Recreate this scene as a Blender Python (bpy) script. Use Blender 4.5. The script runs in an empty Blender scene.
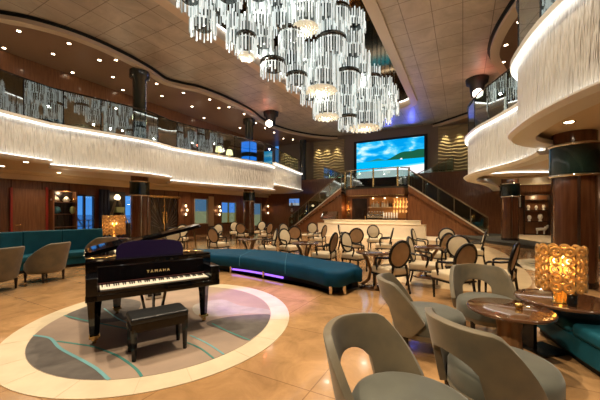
import bpy, bmesh, math, random
from mathutils import Vector, Matrix
from mathutils.geometry import tessellate_polygon
random.seed(7)
C = bpy.context.scene.collection
PI = math.pi
# ------------------------------------------------------------------ camera
F, YH, H = 300.0, 212.0, 1.6
def gp(px, py, z=0.0):
    d = F*(H-z)/(py-YH); return ((px-300)/F*d, d)
def dp(px, d): return ((px-300)/F*d, d)
def zp(py, d): return H+(YH-py)/F*d
cam = bpy.data.cameras.new('camera'); co = bpy.data.objects.new('camera', cam); C.objects.link(co)
co.location = (0, 0, H); co.rotation_euler = (PI/2, 0, 0)
cam.sensor_width = 36; cam.lens = 36*F/600; cam.shift_y = (YH-200)/600; cam.clip_end = 3000; cam.clip_start = .05
bpy.context.scene.camera = co
# room axes: u along the room, v to the right
SA, CA = .477, .879
RZ = -math.atan2(SA, CA)
def R(u, v): return (SA*u+CA*v, CA*u-SA*v)
def UV(x, y): return (SA*x+CA*y, CA*x-SA*y)
# ------------------------------------------------------------------ materials
def nodes(name):
    m = bpy.data.materials.new(name); m.use_nodes = True
    nt = m.node_tree; b = nt.nodes['Principled BSDF']; return m, nt, b
def mat(name, col, rough=.5, metal=0, noise=0, nscale=8, bump=0, bscale=40, emit=0, ecol=None, coat=0, sheen=0, stretch=None, spec=.5, col2=None, bdist=.05, trans=0, ior=1.45):
    m, nt, b = nodes(name)
    b.inputs['Base Color'].default_value = (*col, 1); b.inputs['Roughness'].default_value = rough
    b.inputs['Metallic'].default_value = metal; b.inputs['Coat Weight'].default_value = coat
    b.inputs['Sheen Weight'].default_value = sheen; b.inputs['Specular IOR Level'].default_value = spec
    b.inputs['Transmission Weight'].default_value = trans; b.inputs['IOR'].default_value = ior
    if emit:
        b.inputs['Emission Color'].default_value = (*(ecol or col), 1); b.inputs['Emission Strength'].default_value = emit
    if noise or bump or col2:
        tc = nt.nodes.new('ShaderNodeTexCoord'); mp = nt.nodes.new('ShaderNodeMapping')
        nt.links.new(tc.outputs['Object'], mp.inputs[0])
        if stretch: mp.inputs['Scale'].default_value = stretch
        if noise or col2:
            n = nt.nodes.new('ShaderNodeTexNoise'); n.inputs['Scale'].default_value = nscale; n.inputs['Detail'].default_value = 5
            nt.links.new(mp.outputs[0], n.inputs['Vector'])
            r = nt.nodes.new('ShaderNodeValToRGB'); e = r.color_ramp.elements
            c2 = col2 or tuple(c*(1-noise) for c in col)
            e[0].position = .32; e[1].position = .68
            e[0].color = (*c2, 1); e[1].color = (*col, 1)
            nt.links.new(n.outputs['Fac'], r.inputs[0]); nt.links.new(r.outputs[0], b.inputs['Base Color'])
        if bump:
            n2 = nt.nodes.new('ShaderNodeTexNoise'); n2.inputs['Scale'].default_value = bscale
            nt.links.new(mp.outputs[0], n2.inputs['Vector'])
            bp = nt.nodes.new('ShaderNodeBump'); bp.inputs['Strength'].default_value = bump; bp.inputs['Distance'].default_value = bdist
            nt.links.new(n2.outputs['Fac'], bp.inputs['Height']); nt.links.new(bp.outputs[0], b.inputs['Normal'])
    return m
def tiled(name, c1, c2, grout, w, h, rough, mortar=.006, offset=0, nscale=3, coat=0, bump=.1):
    m, nt, b = nodes(name); b.inputs['Roughness'].default_value = rough; b.inputs['Coat Weight'].default_value = coat
    tc = nt.nodes.new('ShaderNodeTexCoord')
    br = nt.nodes.new('ShaderNodeTexBrick'); br.offset = offset; br.inputs['Scale'].default_value = 1
    br.inputs['Brick Width'].default_value = w; br.inputs['Row Height'].default_value = h; br.inputs['Mortar Size'].default_value = mortar
    br.inputs['Mortar Smooth'].default_value = .1
    br.inputs['Color1'].default_value = (*c1, 1); br.inputs['Color2'].default_value = (*c2, 1); br.inputs['Mortar'].default_value = (*grout, 1)
    n = nt.nodes.new('ShaderNodeTexNoise'); n.inputs['Scale'].default_value = nscale; n.inputs['Detail'].default_value = 8; n.inputs['Roughness'].default_value = .65
    n.inputs['Distortion'].default_value = .8
    r = nt.nodes.new('ShaderNodeValToRGB'); r.color_ramp.elements[0].color = (.62, .6, .58, 1); r.color_ramp.elements[1].color = (1.15, 1.12, 1.1, 1)
    r.color_ramp.elements[0].position = .3; r.color_ramp.elements[1].position = .72
    mx = nt.nodes.new('ShaderNodeMix'); mx.data_type = 'RGBA'; mx.blend_type = 'MULTIPLY'; mx.inputs[0].default_value = 1
    for q in (br, n): nt.links.new(tc.outputs['Object'], q.inputs['Vector'])
    nt.links.new(n.outputs['Fac'], r.inputs[0]); nt.links.new(br.outputs['Color'], mx.inputs[6]); nt.links.new(r.outputs[0], mx.inputs[7])
    nt.links.new(mx.outputs[2], b.inputs['Base Color'])
    if bump:
        bp = nt.nodes.new('ShaderNodeBump'); bp.inputs['Strength'].default_value = bump; bp.inputs['Distance'].default_value = .02; bp.invert = True
        nt.links.new(br.outputs['Fac'], bp.inputs['Height']); nt.links.new(bp.outputs[0], b.inputs['Normal'])
    return m
def wood(name, c1, c2, rough=.3, coat=.2, stretch=(6, 6, .5)):
    return mat(name, c1, rough, noise=.4, nscale=3, col2=c2, stretch=stretch, coat=coat)
def emis(name, col, s):
    m = bpy.data.materials.new(name); m.use_nodes = True; nt = m.node_tree; nt.nodes.clear()
    e = nt.nodes.new('ShaderNodeEmission'); o = nt.nodes.new('ShaderNodeOutputMaterial')
    e.inputs[0].default_value = (*col, 1); e.inputs[1].default_value = s; nt.links.new(e.outputs[0], o.inputs[0]); return m
def glassy(name, tint, refl=1.0, rough=.02, base=.06):
    m = bpy.data.materials.new(name); m.use_nodes = True; nt = m.node_tree; nt.nodes.clear()
    t = nt.nodes.new('ShaderNodeBsdfTransparent'); g = nt.nodes.new('ShaderNodeBsdfGlossy'); x = nt.nodes.new('ShaderNodeMixShader')
    f = nt.nodes.new('ShaderNodeFresnel'); o = nt.nodes.new('ShaderNodeOutputMaterial'); ad = nt.nodes.new('ShaderNodeMath')
    ad.operation = 'MULTIPLY_ADD'; ad.inputs[1].default_value = refl; ad.inputs[2].default_value = base; ad.use_clamp = True
    f.inputs[0].default_value = 1.5; t.inputs[0].default_value = (*tint, 1); g.inputs['Roughness'].default_value = rough
    g.inputs[0].default_value = (.9, 1, 1, 1)
    nt.links.new(f.outputs[0], ad.inputs[0]); ge = nt.nodes.new('ShaderNodeNewGeometry'); iv = nt.nodes.new('ShaderNodeMath'); iv.operation = 'SUBTRACT'; iv.inputs[0].default_value = 1
    ml = nt.nodes.new('ShaderNodeMath'); ml.operation = 'MULTIPLY'; nt.links.new(ge.outputs['Backfacing'], iv.inputs[1])
    nt.links.new(ad.outputs[0], ml.inputs[0]); nt.links.new(iv.outputs[0], ml.inputs[1]); nt.links.new(ml.outputs[0], x.inputs[0]); nt.links.new(t.outputs[0], x.inputs[1])
    nt.links.new(g.outputs[0], x.inputs[2]); nt.links.new(x.outputs[0], o.inputs[0]); return m
M = {}
M['floor'] = tiled('marble_floor', (.50, .30, .14), (.45, .265, .12), (.30, .17, .08), 1.2, 1.2, .13, .006, 0, 2.2, .15)
M['cream_stone'] = tiled('cream_stone', (.92, .80, .60), (.90, .78, .58), (.75, .63, .45), .5, 3.0, .25, .005, 0, 5, 0, .05)
M['bar_stone'] = mat('bar_stone', (.90, .81, .64), .35, noise=.07, nscale=3)
M['ceil_tile'] = tiled('ceiling_tile', (.52, .46, .38), (.505, .445, .37), (.24, .20, .16), .95, .95, .45, .014, 0, .6, 0, .3)
M['gallery_ceil'] = mat('gallery_ceiling', (.25, .15, .095), .3, noise=.12, nscale=.5, coat=.3)
M['ceil_lip'] = mat('ceiling_lip', (.62, .50, .37), .5)
M['black'] = mat('black_gap', (.01, .01, .01), .6)
M['soffit'] = mat('soffit_paint', (.66, .54, .38), .5)
M['fascia'] = mat('fluted_fascia', (.70, .68, .63), .55, bump=1, bscale=1.0, stretch=(17, 17, 2.2), noise=.07, nscale=1.0, bdist=.12)  # faint darker streaks in the colour stand in for shade between the flutes
M['lip'] = mat('fascia_lip', (.74, .71, .65), .4)
M['cove'] = emis('cove_light', (1, .95, .87), 3.4)
M['wood_wall'] = wood('mahogany_panel', (.17, .065, .026), (.09, .032, .012))
M['wood_mid'] = wood('walnut_panel', (.22, .09, .035), (.13, .05, .02))
M['wood_dark'] = wood('dark_wood', (.035, .02, .014), (.02, .012, .009), .25)
M['frame_wood'] = mat('black_lacquer_frame', (.012, .010, .009), .25)
M['column'] = wood('column_veneer', (.135, .055, .026), (.085, .032, .015), .22, .6)
M['column_black'] = mat('dark_column_cladding', (.028, .032, .026), .2, coat=.5)
M['cap'] = mat('dark_green_capital', (.007, .018, .017), .22, coat=.4)
M['chrome'] = mat('polished_steel', (.78, .72, .62), .16, 1)
M['brass'] = mat('brass', (.75, .50, .20), .22, 1)
M['gold'] = mat('gold_leaf', (.95, .62, .18), .18, 1)
M['teal'] = mat('teal_velvet', (.010, .098, .145), .6, noise=.25, nscale=4, spec=.2)
M['blue'] = mat('petrol_blue_velvet', (.002, .052, .115), .65, noise=.25, nscale=3, spec=.15)
M['grey_velvet'] = mat('grey_velvet', (.16, .128, .08), .5, noise=.3, nscale=5, sheen=.2, col2=(.10, .088, .062))
M['grey_seat'] = mat('grey_green_velvet', (.095, .10, .082), .6, noise=.3, nscale=5, sheen=.2)
M['piano'] = mat('black_piano_lacquer', (.004, .004, .005), .05)
M['desk'] = mat('music_desk_lacquer', (.012, .006, .035), .25)
M['ivory'] = mat('ivory_keys', (.85, .80, .70), .25)
M['felt'] = mat('red_felt', (.05, .006, .006), .9)
M['leather'] = mat('black_leather', (.012, .013, .014), .35, bump=.1, bscale=60)
M['cream_fab'] = mat('cream_upholstery', (.66, .55, .38), .7, noise=.1, nscale=6)
M['tan_fab'] = mat('tan_upholstery', (.46, .32, .195), .65, noise=.15, nscale=8)
M['table_top'] = mat('glossy_brown_top', (.10, .045, .022), .08, coat=.8, noise=.3, nscale=3)
M['table_wood'] = wood('golden_wood', (.42, .22, .08), (.30, .14, .05), .35)
M['flute_wood'] = wood('fluted_wood', (.26, .14, .065), (.17, .085, .035), .4)
M['glass'] = glassy('balustrade_glass', (.62, .74, .70), 2.4, .02, .13)
M['clear'] = glassy('window_glass', (.9, .95, .97), 1, .02, .02)
M['bronze_rail'] = mat('bronze_handrail', (.20, .15, .09), .3, .8)
M['rail'] = mat('dark_handrail', (.05, .04, .035), .25, .6)
M['dark'] = mat('dark_interior', (.020, .016, .014), .4, noise=.4, nscale=2)
M['carpet_dark'] = mat('dark_green_carpet', (.05, .048, .038), .95, noise=.3, nscale=12)
M['gold_wave'] = mat('gold_wave_panel', (.34, .27, .15), .45, .1)
M['grey_wall'] = mat('taupe_wall', (.20, .16, .125), .5)
M['tread'] = mat('pale_tread', (.55, .50, .40), .35)
M['shade'] = emis('lit_shade', (1, .72, .38), 4)
M['white'] = mat('white_ceramic', (.75, .70, .62), .35)
M['spot_on'] = emis('downlight_lens', (1, .82, .58), 26)
M['mirror'] = mat('bronze_mirror', (.30, .20, .09), .12, 1)
M['mirror_dark'] = mat('smoked_mirror', (.16, .15, .14), .10, 1)
M['rods'] = mat('crystal_rods', (.82, .86, .85), .08, emit=.45, ecol=(.92, 1, .97), spec=1.0)
M['rods_grey'] = mat('clear_crystal_rods', (.45, .50, .49), .06, emit=.12, ecol=(.9, 1, .96), spec=1.0, coat=1)
M['core'] = mat('smoked_chrome_core', (.12, .13, .125), .2, 1)
M['disc'] = mat('crystal_beads', (.9, .86, .72), .1, emit=.22, ecol=(1, .93, .74))
M['band'] = mat('dark_chrome_band', (.10, .09, .075), .15, 1)
M['amber'] = mat('amber_glass_rings', (.72, .38, .11), .08, emit=.02, ecol=(1, .55, .15), spec=.9, trans=.55)
M['bulb'] = emis('warm_bulb', (1, .62, .22), 9)
M['red'] = mat('red_lacquer', (.30, .03, .02), .3)
M['curtain'] = mat('red_curtain', (.16, .012, .018), .8)
M['sea'] = mat('sea', (.005, .04, .16), .2)
M['steel_white'] = mat('white_deck_paint', (.55, .62, .70), .5)
M['blue_lit'] = emis('blue_lit_glass', (.02, .22, 1), 1.6)
M['navy'] = mat('navy_curtain', (.012, .018, .05), .7)
M['green_book'] = mat('green_glaze', (.30, .36, .16), .4)
# ------------------------------------------------------------------ mesh builder
class MB:
    def __init__(s): s.v = []; s.f = []; s.mi = []; s.sm = []; s.cur = 0; s.smooth = False
    def add(s, vs, fs, smooth=None):
        o = len(s.v); s.v += [tuple(v) for v in vs]
        for f in fs:
            s.f.append([i+o for i in f]); s.mi.append(s.cur); s.sm.append(s.smooth if smooth is None else smooth)
        return s
    def box(s, c, d, rz=0, mtx=None):
        x, y, z = d[0]/2, d[1]/2, d[2]/2
        vs = [Vector((a*x, b*y, e*z)) for a in (-1, 1) for b in (-1, 1) for e in (-1, 1)]
        m = Matrix.Translation(c) @ (mtx if mtx else Matrix.Rotation(rz, 4, 'Z'))
        return s.add([m @ v for v in vs], [(0, 1, 3, 2), (4, 6, 7, 5), (0, 4, 5, 1), (2, 3, 7, 6), (0, 2, 6, 4), (1, 5, 7, 3)], False)
    def beam(s, p, q, w, h):
        p, q = Vector(p), Vector(q); d = (q-p); L = d.length
        m = d.to_track_quat('X', 'Z').to_matrix().to_4x4()
        return s.box((p+q)/2, (L, w, h), mtx=m)
    def lathe(s, prof, n=24, c=(0, 0, 0), smooth=True, sx=1, sy=1):
        vs = []; fs = []
        for (r, z) in prof:
            for k in range(n):
                a = 2*PI*k/n; vs.append((c[0]+r*math.cos(a)*sx, c[1]+r*math.sin(a)*sy, c[2]+z))
        for i in range(len(prof)-1):
            for k in range(n):
                fs.append((i*n+k, i*n+(k+1) % n, (i+1)*n+(k+1) % n, (i+1)*n+k))
        s.add(vs, fs, smooth)
        if prof[0] == prof[-1]: return s
        if prof[0][0] > 1e-4: s.add(vs[:n], [tuple(range(n))[::-1]], False)
        if prof[-1][0] > 1e-4: s.add(vs[-n:], [tuple(range(n))], False)
        return s
    def tube(s, pts, r, n=8, closed=False, r2=None, smooth=True):
        pts = [Vector(p) for p in pts]; N = len(pts); vs = []; fs = []
        prev = None
        for i, p in enumerate(pts):
            a = pts[i-1] if (i > 0 or closed) else p; b = pts[(i+1) % N] if (i < N-1 or closed) else p
            t = (b-a).normalized()
            if prev is None:
                up = Vector((0, 0, 1)) if abs(t.z) < .9 else Vector((1, 0, 0))
                x = t.cross(up).normalized()
            else:
                x = (prev - t*prev.dot(t)).normalized()
            prev = x; y = t.cross(x)
            rr = r if r2 is None else r+(r2-r)*i/(N-1)
            for k in range(n):
                an = 2*PI*k/n+PI/n; vs.append(p+(x*math.cos(an)+y*math.sin(an))*rr)
        for i in range(N if closed else N-1):
            for k in range(n):
                j = (i+1) % N; fs.append((i*n+k, i*n+(k+1) % n, j*n+(k+1) % n, j*n+k))
        s.add(vs, fs, smooth)
        if not closed:
            s.add(vs[:n], [tuple(range(n))], False); s.add(vs[-n:], [tuple(range(n))[::-1]], False)
        return s
    def prism(s, poly, z0, z1, side_smooth=False):
        n = len(poly); a = [(x, y, z0) for x, y in poly]; b = [(x, y, z1) for x, y in poly]
        s.add(a+b, [(i, (i+1) % n, n+(i+1) % n, n+i) for i in range(n)], side_smooth)
        s.add(a, [tuple(range(n))[::-1]], False); s.add(b, [tuple(range(n))], False)
        return s
    def sweep(s, pts, prof, side=1, closed=False):
        """prof: closed polygon of (offset to the side, z) carried along a plan curve"""
        N = len(pts); n = len(prof); vs = []; fs = []
        for i, p in enumerate(pts):
            a = pts[max(i-1, 0)] if not closed else pts[i-1]; b = pts[min(i+1, N-1)] if not closed else pts[(i+1) % N]
            tx, ty = b[0]-a[0], b[1]-a[1]; L = math.hypot(tx, ty) or 1
            nx, ny = ty/L*side, -tx/L*side
            for (o, z) in prof: vs.append((p[0]+nx*o, p[1]+ny*o, z))
        for i in range(N if closed else N-1):
            for k in range(n):
                j = (i+1) % N; fs.append((i*n+k, i*n+(k+1) % n, j*n+(k+1) % n, j*n+k))
        s.add(vs, fs, False)
        if not closed: s.add(vs[:n], [tuple(range(n))], False); s.add(vs[-n:], [tuple(range(n))[::-1]], False)
        return s
    def fill(s, loops, z):
        tri = tessellate_polygon([[Vector((x, y, 0)) for x, y in lp] for lp in loops])
        vs = [(x, y, z) for lp in loops for x, y in lp]
        return s.add(vs, [tuple(t) for t in tri], False)
    def build(s, name, mats, parent=None, bevel=0, seg=2, subsurf=0, loc=None, rz=0, fixn=True, solid=0, smooth_all=False):
        me = bpy.data.meshes.new(name); me.from_pydata(s.v, [], s.f)
        mats = mats if isinstance(mats, (list, tuple)) else [mats]
        for m in mats: me.materials.append(m)
        for p, i, sm in zip(me.polygons, s.mi, s.sm): p.material_index = i; p.use_smooth = sm or smooth_all
        bm = bmesh.new(); bm.from_mesh(me)
        if bevel or subsurf or solid: bmesh.ops.remove_doubles(bm, verts=bm.verts, dist=1e-5)
        if fixn: bmesh.ops.recalc_face_normals(bm, faces=bm.faces)
        bm.to_mesh(me); bm.free()
        o = bpy.data.objects.new(name, me); C.objects.link(o)
        if parent: o.parent = parent
        if loc: o.location = loc
        o.rotation_euler = (0, 0, rz)
        if solid:
            md = o.modifiers.new('solid', 'SOLIDIFY'); md.thickness = solid; md.offset = 0
        if bevel:
            md = o.modifiers.new('bevel', 'BEVEL'); md.width = bevel; md.segments = seg; md.limit_method = 'ANGLE'; md.angle_limit = .6
            for p in me.polygons: p.use_smooth = True
            try:
                w = o.modifiers.new('wn', 'WEIGHTED_NORMAL')
            except Exception: pass
        if subsurf:
            md = o.modifiers.new('sub', 'SUBSURF'); md.levels = subsurf; md.render_levels = subsurf
            for p in me.polygons: p.use_smooth = True
        return o
def tag(o, label, cat, group=None, kind=None):
    if label: o['label'] = label
    if cat: o['category'] = cat
    if group: o['group'] = group
    if kind: o['kind'] = kind
    return o
def struct(o): o['kind'] = 'structure'; return o
def thing(name, label, cat, loc=(0, 0, 0), rz=0, group=None):
    o = bpy.data.objects.new(name, None); C.objects.link(o); o.location = loc; o.rotation_euler = (0, 0, rz); o.empty_display_size = .1
    return tag(o, label, cat, group)
def dup(root, loc, rz, label=None, group=None):
    def cp(o, par):
        c = o.copy(); C.objects.link(c)
        if par: c.parent = par
        for ch in kids[o]: cp(ch, c)
        return c
    kids = {}
    def walk(o):
        kids[o] = list(o.children)
        for ch in kids[o]: walk(ch)
    walk(root); r = cp(root, None); r.location = loc; r.rotation_euler = (0, 0, rz)
    if label: r['label'] = label
    if group: r['group'] = group
    return r
def face(fx, fy): return math.atan2(fy, fx)-PI/2
def spline(P, n=8, closed=False):
    out = []; N = len(P)
    for i in range(N if closed else N-1):
        g = lambda k: P[k % N] if closed else P[max(0, min(N-1, k))]
        p0, p1, p2, p3 = g(i-1), g(i), g(i+1), g(i+2)
        for k in range(n):
            t = k/n
            out.append(tuple(.5*(2*b+(c-a)*t+(2*a-5*b+4*c-d)*t*t+(3*b-a-3*c+d)*t**3) for a, b, c, d in zip(p0, p1, p2, p3)))
    if not closed: out.append(P[-1])
    return out
def light(name, kind, loc, power, col, size=.1, target=None, angle=70, blend=.6):
    l = bpy.data.lights.new(name, kind); o = bpy.data.objects.new(name, l); C.objects.link(o)
    l.energy = power; l.color = col; o.location = loc
    if kind == 'SPOT': l.spot_size = math.radians(angle); l.spot_blend = blend; l.shadow_soft_size = size
    elif kind == 'POINT': l.shadow_soft_size = size
    elif kind == 'AREA': l.size = size
    if target:
        o.rotation_euler = (Vector(target)-Vector(loc)).to_track_quat('-Z', 'Y').to_euler()
    return o
# ================================================================== SETTING
VC = -5.7                       # centre line of the room
WL, WR = -16.6, 5.2             # lower side walls
ZL = 3.32                       # ceiling below the gallery
ZG = 8.38                       # gallery ceiling
UF = 26.0                       # far wall
def rbox(mb, u0, u1, v0, v1, z0, z1):
    return mb.box(((v0+v1)/2, (u0+u1)/2, (z0+z1)/2), (v1-v0, u1-u0, z1-z0))
def rbuild(mb, name, m, **k): return mb.build(name, m, rz=RZ, **k)
mb = MB(); rbox(mb, -7, UF+1, WL-.2, WR+2, -.1, 0); struct(rbuild(mb, 'floor', M['floor']))
# raised deck by the right stairs
plat = spline([(13.2, 5.2), (14.8, 3.6), (16.6, 2.2), (18.3, 1.0), (19.8, .35), (21.2, .0)], 6)+[(UF, .0), (UF, 5.2)]
mb = MB(); mb.prism([(v, u) for u, v in plat], 0.0, .15); struct(rbuild(mb, 'floor_platform', M['carpet_dark']))
mb = MB(); mb.prism([(v, u) for u, v in [(17.4, 5.2), (18.1, 3.3), (20, 2.7), (UF-.02, 2.9), (UF-.02, 5.2)]], .15, .156); struct(rbuild(mb, 'floor_platform_stone', M['cream_stone']))
mb = MB(); rbox(mb, 18.3, 21.25, -10.2, -.1, 0, .008); struct(rbuild(mb, 'floor_bar_apron', M['bar_stone']))
mb = MB(); mb.prism([(v, u) for v, u in spline([(-2.2, 18.2), (-2.3, 12), (-2.1, 8.6), (-1.5, 7.3), (-.4, 6.9), (.8, 7.3), (1.4, 8.6), (1.5, 12), (1.2, 15.5), (.2, 18.2)], 5)], 0, .006); struct(rbuild(mb, 'floor_pale_area', mat('pale_dining_floor', (.66, .50, .30), .2, noise=.12, nscale=2)))  # paler floor colour across the dining area
# --- lower left wall with openings
def wu(px): # position along the left wall of a pixel column
    d = -WL/(SA-CA*(px-300)/F); x = (px-300)/F*d; return SA*x+CA*d, d
WB = {}
openings = []   # (u0,u1,z0,z1)
def opening(px0, px1, py0, py1):
    u0, d0 = wu(px0); u1, d1 = wu(px1); dm = (d0+d1)/2
    o = (u0, u1, zp(py1, dm), zp(py0, dm)); openings.append(o); return o
win1 = opening(74, 94.5, 195, 236); win2 = opening(123.5, 133, 195, 236)
pic1 = opening(194, 208, 198.5, 224); pic2 = opening(221, 236, 202, 223); pic3 = opening(253.5, 261.5, 203, 226)
def wall_with_holes(name, v, th, u0, u1, z0, z1, holes, m):
    us = sorted(set([u0, u1]+[h[i] for h in holes for i in (0, 1)])); mb = MB()
    for a, b in zip(us[:-1], us[1:]):
        hs = [h for h in holes if h[0] <= a+1e-6 and h[1] >= b-1e-6]
        if hs:
            h = hs[0]; rbox(mb, a, b, v-th, v, z0, h[2]); rbox(mb, a, b, v-th, v, h[3], z1)
        else: rbox(mb, a, b, v-th, v, z0, z1)
    return struct(rbuild(mb, name, m))
wall_with_holes('wall_left', WL, .2, -7, UF+1, 0, ZL+.1, openings, M['wood_wall'])
mb = MB(); rbox(mb, -7, UF+1, WL, WL+.12, 2.98, ZL); rbox(mb, -7, UF+1, WL, WL+.35, 3.2, ZL); struct(rbuild(mb, 'trim_1', M['soffit']))
mb = MB()
for k in range(26):
    if not any(o[0]-.05 < k*1.05 < o[1]+.05 for o in openings): rbox(mb, k*1.05-.0, k*1.05+.025, WL, WL+.012, .1, 2.95)
struct(rbuild(mb, 'trim_2', M['wood_dark']))
# right lower wall, near wall, far wall
mb = MB(); rbox(mb, -7, UF+1, WR, WR+.2, 0, ZL+.1); struct(rbuild(mb, 'wall_right', M['wood_wall']))
mb = MB(); rbox(mb, UF, UF+.2, WL, WR+2, 0, ZG+.6); struct(rbuild(mb, 'wall_far', M['grey_wall']))
mb = MB(); rbox(mb, -7.2, -7, WL-2, WR+2, 0, ZG+.6); struct(rbuild(mb, 'wall_near', M['wood_wall']))
mb = MB(); rbox(mb, -7, UF, WL-.6, WL-.4, 4.4, ZG+.2); struct(rbuild(mb, 'wall_upper_left', M['wood_mid']))
mb = MB(); rbox(mb, -7, UF, WR+1.6, WR+1.8, 4.4, ZG+.2); struct(rbuild(mb, 'wall_upper_right', M['wood_mid']))
# return walls beside the stairs (face the camera)
mb = MB(); rbox(mb, 24.0, 24.15, WL, -7.9, 0, 4.5); struct(rbuild(mb, 'wall_stair_left', M['wood_mid']))
mb = MB(); rbox(mb, 24.0, 24.15, -3.3, WR, .0, 4.5); struct(rbuild(mb, 'wall_stair_right', M['wood_wall']))
# --- windows
def window(n, o, m_frame, bars=1):
    u0, u1, z0, z1 = o; t = .06
    mb = MB()
    rbox(mb, u0, u1, WL-.12, WL+.03, z1-t, z1); rbox(mb, u0, u1, WL-.12, WL+.03, z0, z0+t)
    rbox(mb, u0, u0+t, WL-.12, WL+.03, z0, z1); rbox(mb, u1-t, u1, WL-.12, WL+.03, z0, z1)
    for k in range(bars):
        uc = u0+(u1-u0)*(k+1)/(bars+1); rbox(mb, uc-.04, uc+.04, WL-.12, WL+.02, z0, z1)
    w = struct(rbuild(mb, 'window_%d' % n, m_frame))
    g = MB(); rbox(g, u0+t, u1-t, WL-.08, WL-.07, z0+t, z1-t); g.build('pane', M['clear'], w)
    return w
window(1, win1, M['wood_dark']); window(2, win2, M['wood_dark'], 0)
PV = [emis('dusk_blue_view', (.08, .17, .28), .8), emis('olive_view', (.24, .25, .13), .8), emis('lit_blue_view', (.08, .25, .70), .9)]
for i, o in enumerate((pic1, pic2, pic3)):
  w_ = window(3+i, o, M['brass'] if i == 1 else mat('pale_frame', (.42, .36, .24), .4), 1 if i == 1 else 0)
  zm = o[2]+(o[3]-o[2])*.5
  for z0_, z1_, m_, nm_ in ((o[2], zm, PV[1], 'lower_view_panel'), (zm, o[3], PV[2] if i == 1 else PV[0], 'upper_view_panel')):
    g_ = MB(); rbox(g_, o[0], o[1], WL-.16, WL-.13, z0_, z1_); g_.build(nm_, m_, w_)
# --- doors
def wall_px_box(name, px0, px1, py0, py1, th, m, parent=None, off=0, z0=None):
    u0, d0 = wu(px0); u1, d1 = wu(px1); dm = (d0+d1)/2
    mb = MB(); rbox(mb, u0, u1, WL+off, WL+off+th, zp(py1, dm) if z0 is None else z0, zp(py0, dm)); return rbuild(mb, name, m) if parent is None else mb.build(name, m, parent)
d1 = struct(wall_px_box('door_1', 12, 45, 189, 240, .05, M['wood_mid'], z0=0))
for a, b in ((9.5, 12), (45, 47.5)): wall_px_box('door_frame', a, b, 187.5, 240, .09, M['red'], d1, z0=0)
u, d = wu(14.5); mb = MB(); mb.tube([(WL+.06, u, 1.05), (WL+.12, u, 1.05), (WL+.12, u+.18, 1.05)], .015); mb.build('door_handle', M['brass'], d1)
d2 = struct(wall_px_box('door_2', 149.5, 177, 198, 240, .05, M['wood_dark'], z0=0))
wall_px_box('door_frame', 147, 179.5, 196, 198, .10, M['brass'], d2)
for a, b in ((147, 149.5), (177, 179.5)): wall_px_box('door_frame', a, b, 198, 240, .1, M['wood_mid'], d2, z0=0)
ua, da = wu(150); ub, db = wu(176.5); um = (ua+ub)/2; zt = zp(198, (da+db)/2)
mb = MB(); rbox(mb, um-.02, um+.02, WL+.05, WL+.07, 0, zt); mb.build('meeting_stile', M['brass'], d2)
mb = MB()
for s in (-1, 1):
    for k in range(7):
        a = .25+k*.19; L = (ub-ua)/2/max(math.cos(a), .05); L = min(L*.95, 2.3)
        mb.beam((WL+.06, um+s*.05, .55), (WL+.06, um+s*(.05+L*math.cos(a)*.95), min(.55+L*math.sin(a)*1.2, zt-.03)), .02, .03)
mb.build('sunburst_inlay', mat('grey_inlay', (.10, .085, .08), .3, .4), d2)
for s in (-1, 1):
    mb = MB(); rbox(mb, um+s*.12-.03, um+s*.12+.03, WL+.06, WL+.12, .9, 1.6); mb.build('door_handle', M['brass'], d2)
u0, _ = wu(272.5); u1, _ = wu(285)
d3 = MB(); rbox(d3, u0, u1, WL, WL+.04, 0, 2.6); d3 = struct(rbuild(d3, 'door_3', M['wood_dark']))
for s, un in enumerate((wu(277.5)[0], wu(283)[0])):
    mb = MB()
    for k in range(5): mb.lathe([(.11, 0), (.12, 1.2), (.11, 2.5)], 10, (WL+.16, un+k*.2, .05))
    t = tag(rbuild(mb, 'door_curtain', M['curtain']), 'red curtain %s the dark doorway beyond the far left column' % ('at the near side of' if s == 0 else 'at the far side of'), 'curtain')
# sea and deck outside the windows
mb = MB(); rbox(mb, -300, 900, -2500, WL-6, -14.1, -14); struct(rbuild(mb, 'ground_sea', M['sea']))
mb = MB(); rbox(mb, -7, UF+1, WL-4.2, WL-.3, -.2, -.05); struct(rbuild(mb, 'floor_promenade', M['steel_white']))
dr = thing('deck_railing', 'pale blue-lit deck railing seen through the window behind the teal banquette', 'railing', (0, 0, 0), RZ)
for z in (.4, .75, 1.1): MB().tube([(WL-3.6, 2, z), (WL-3.6, 18, z)], .03).build('rail_bar', M['steel_white'], dr)
for k in range(9):
    MB().tube([(WL-3.6, 2+k*2, -.05), (WL-3.6, 2+k*2, 1.1)], .035).build('post', M['steel_white'], dr)
sb = thing('deck_stay', 'white diagonal deck stays crossing outside the blue window', 'rigging', (0, 0, 0), RZ)
for a, b in ((6.5, 8.6), (7.7, 9.6), (13.0, 14.2)): MB().tube([(WL-2.5, a, 3.4), (WL-2.5, b, -.05)], .035).build('stay', M['steel_white'], sb)

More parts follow.
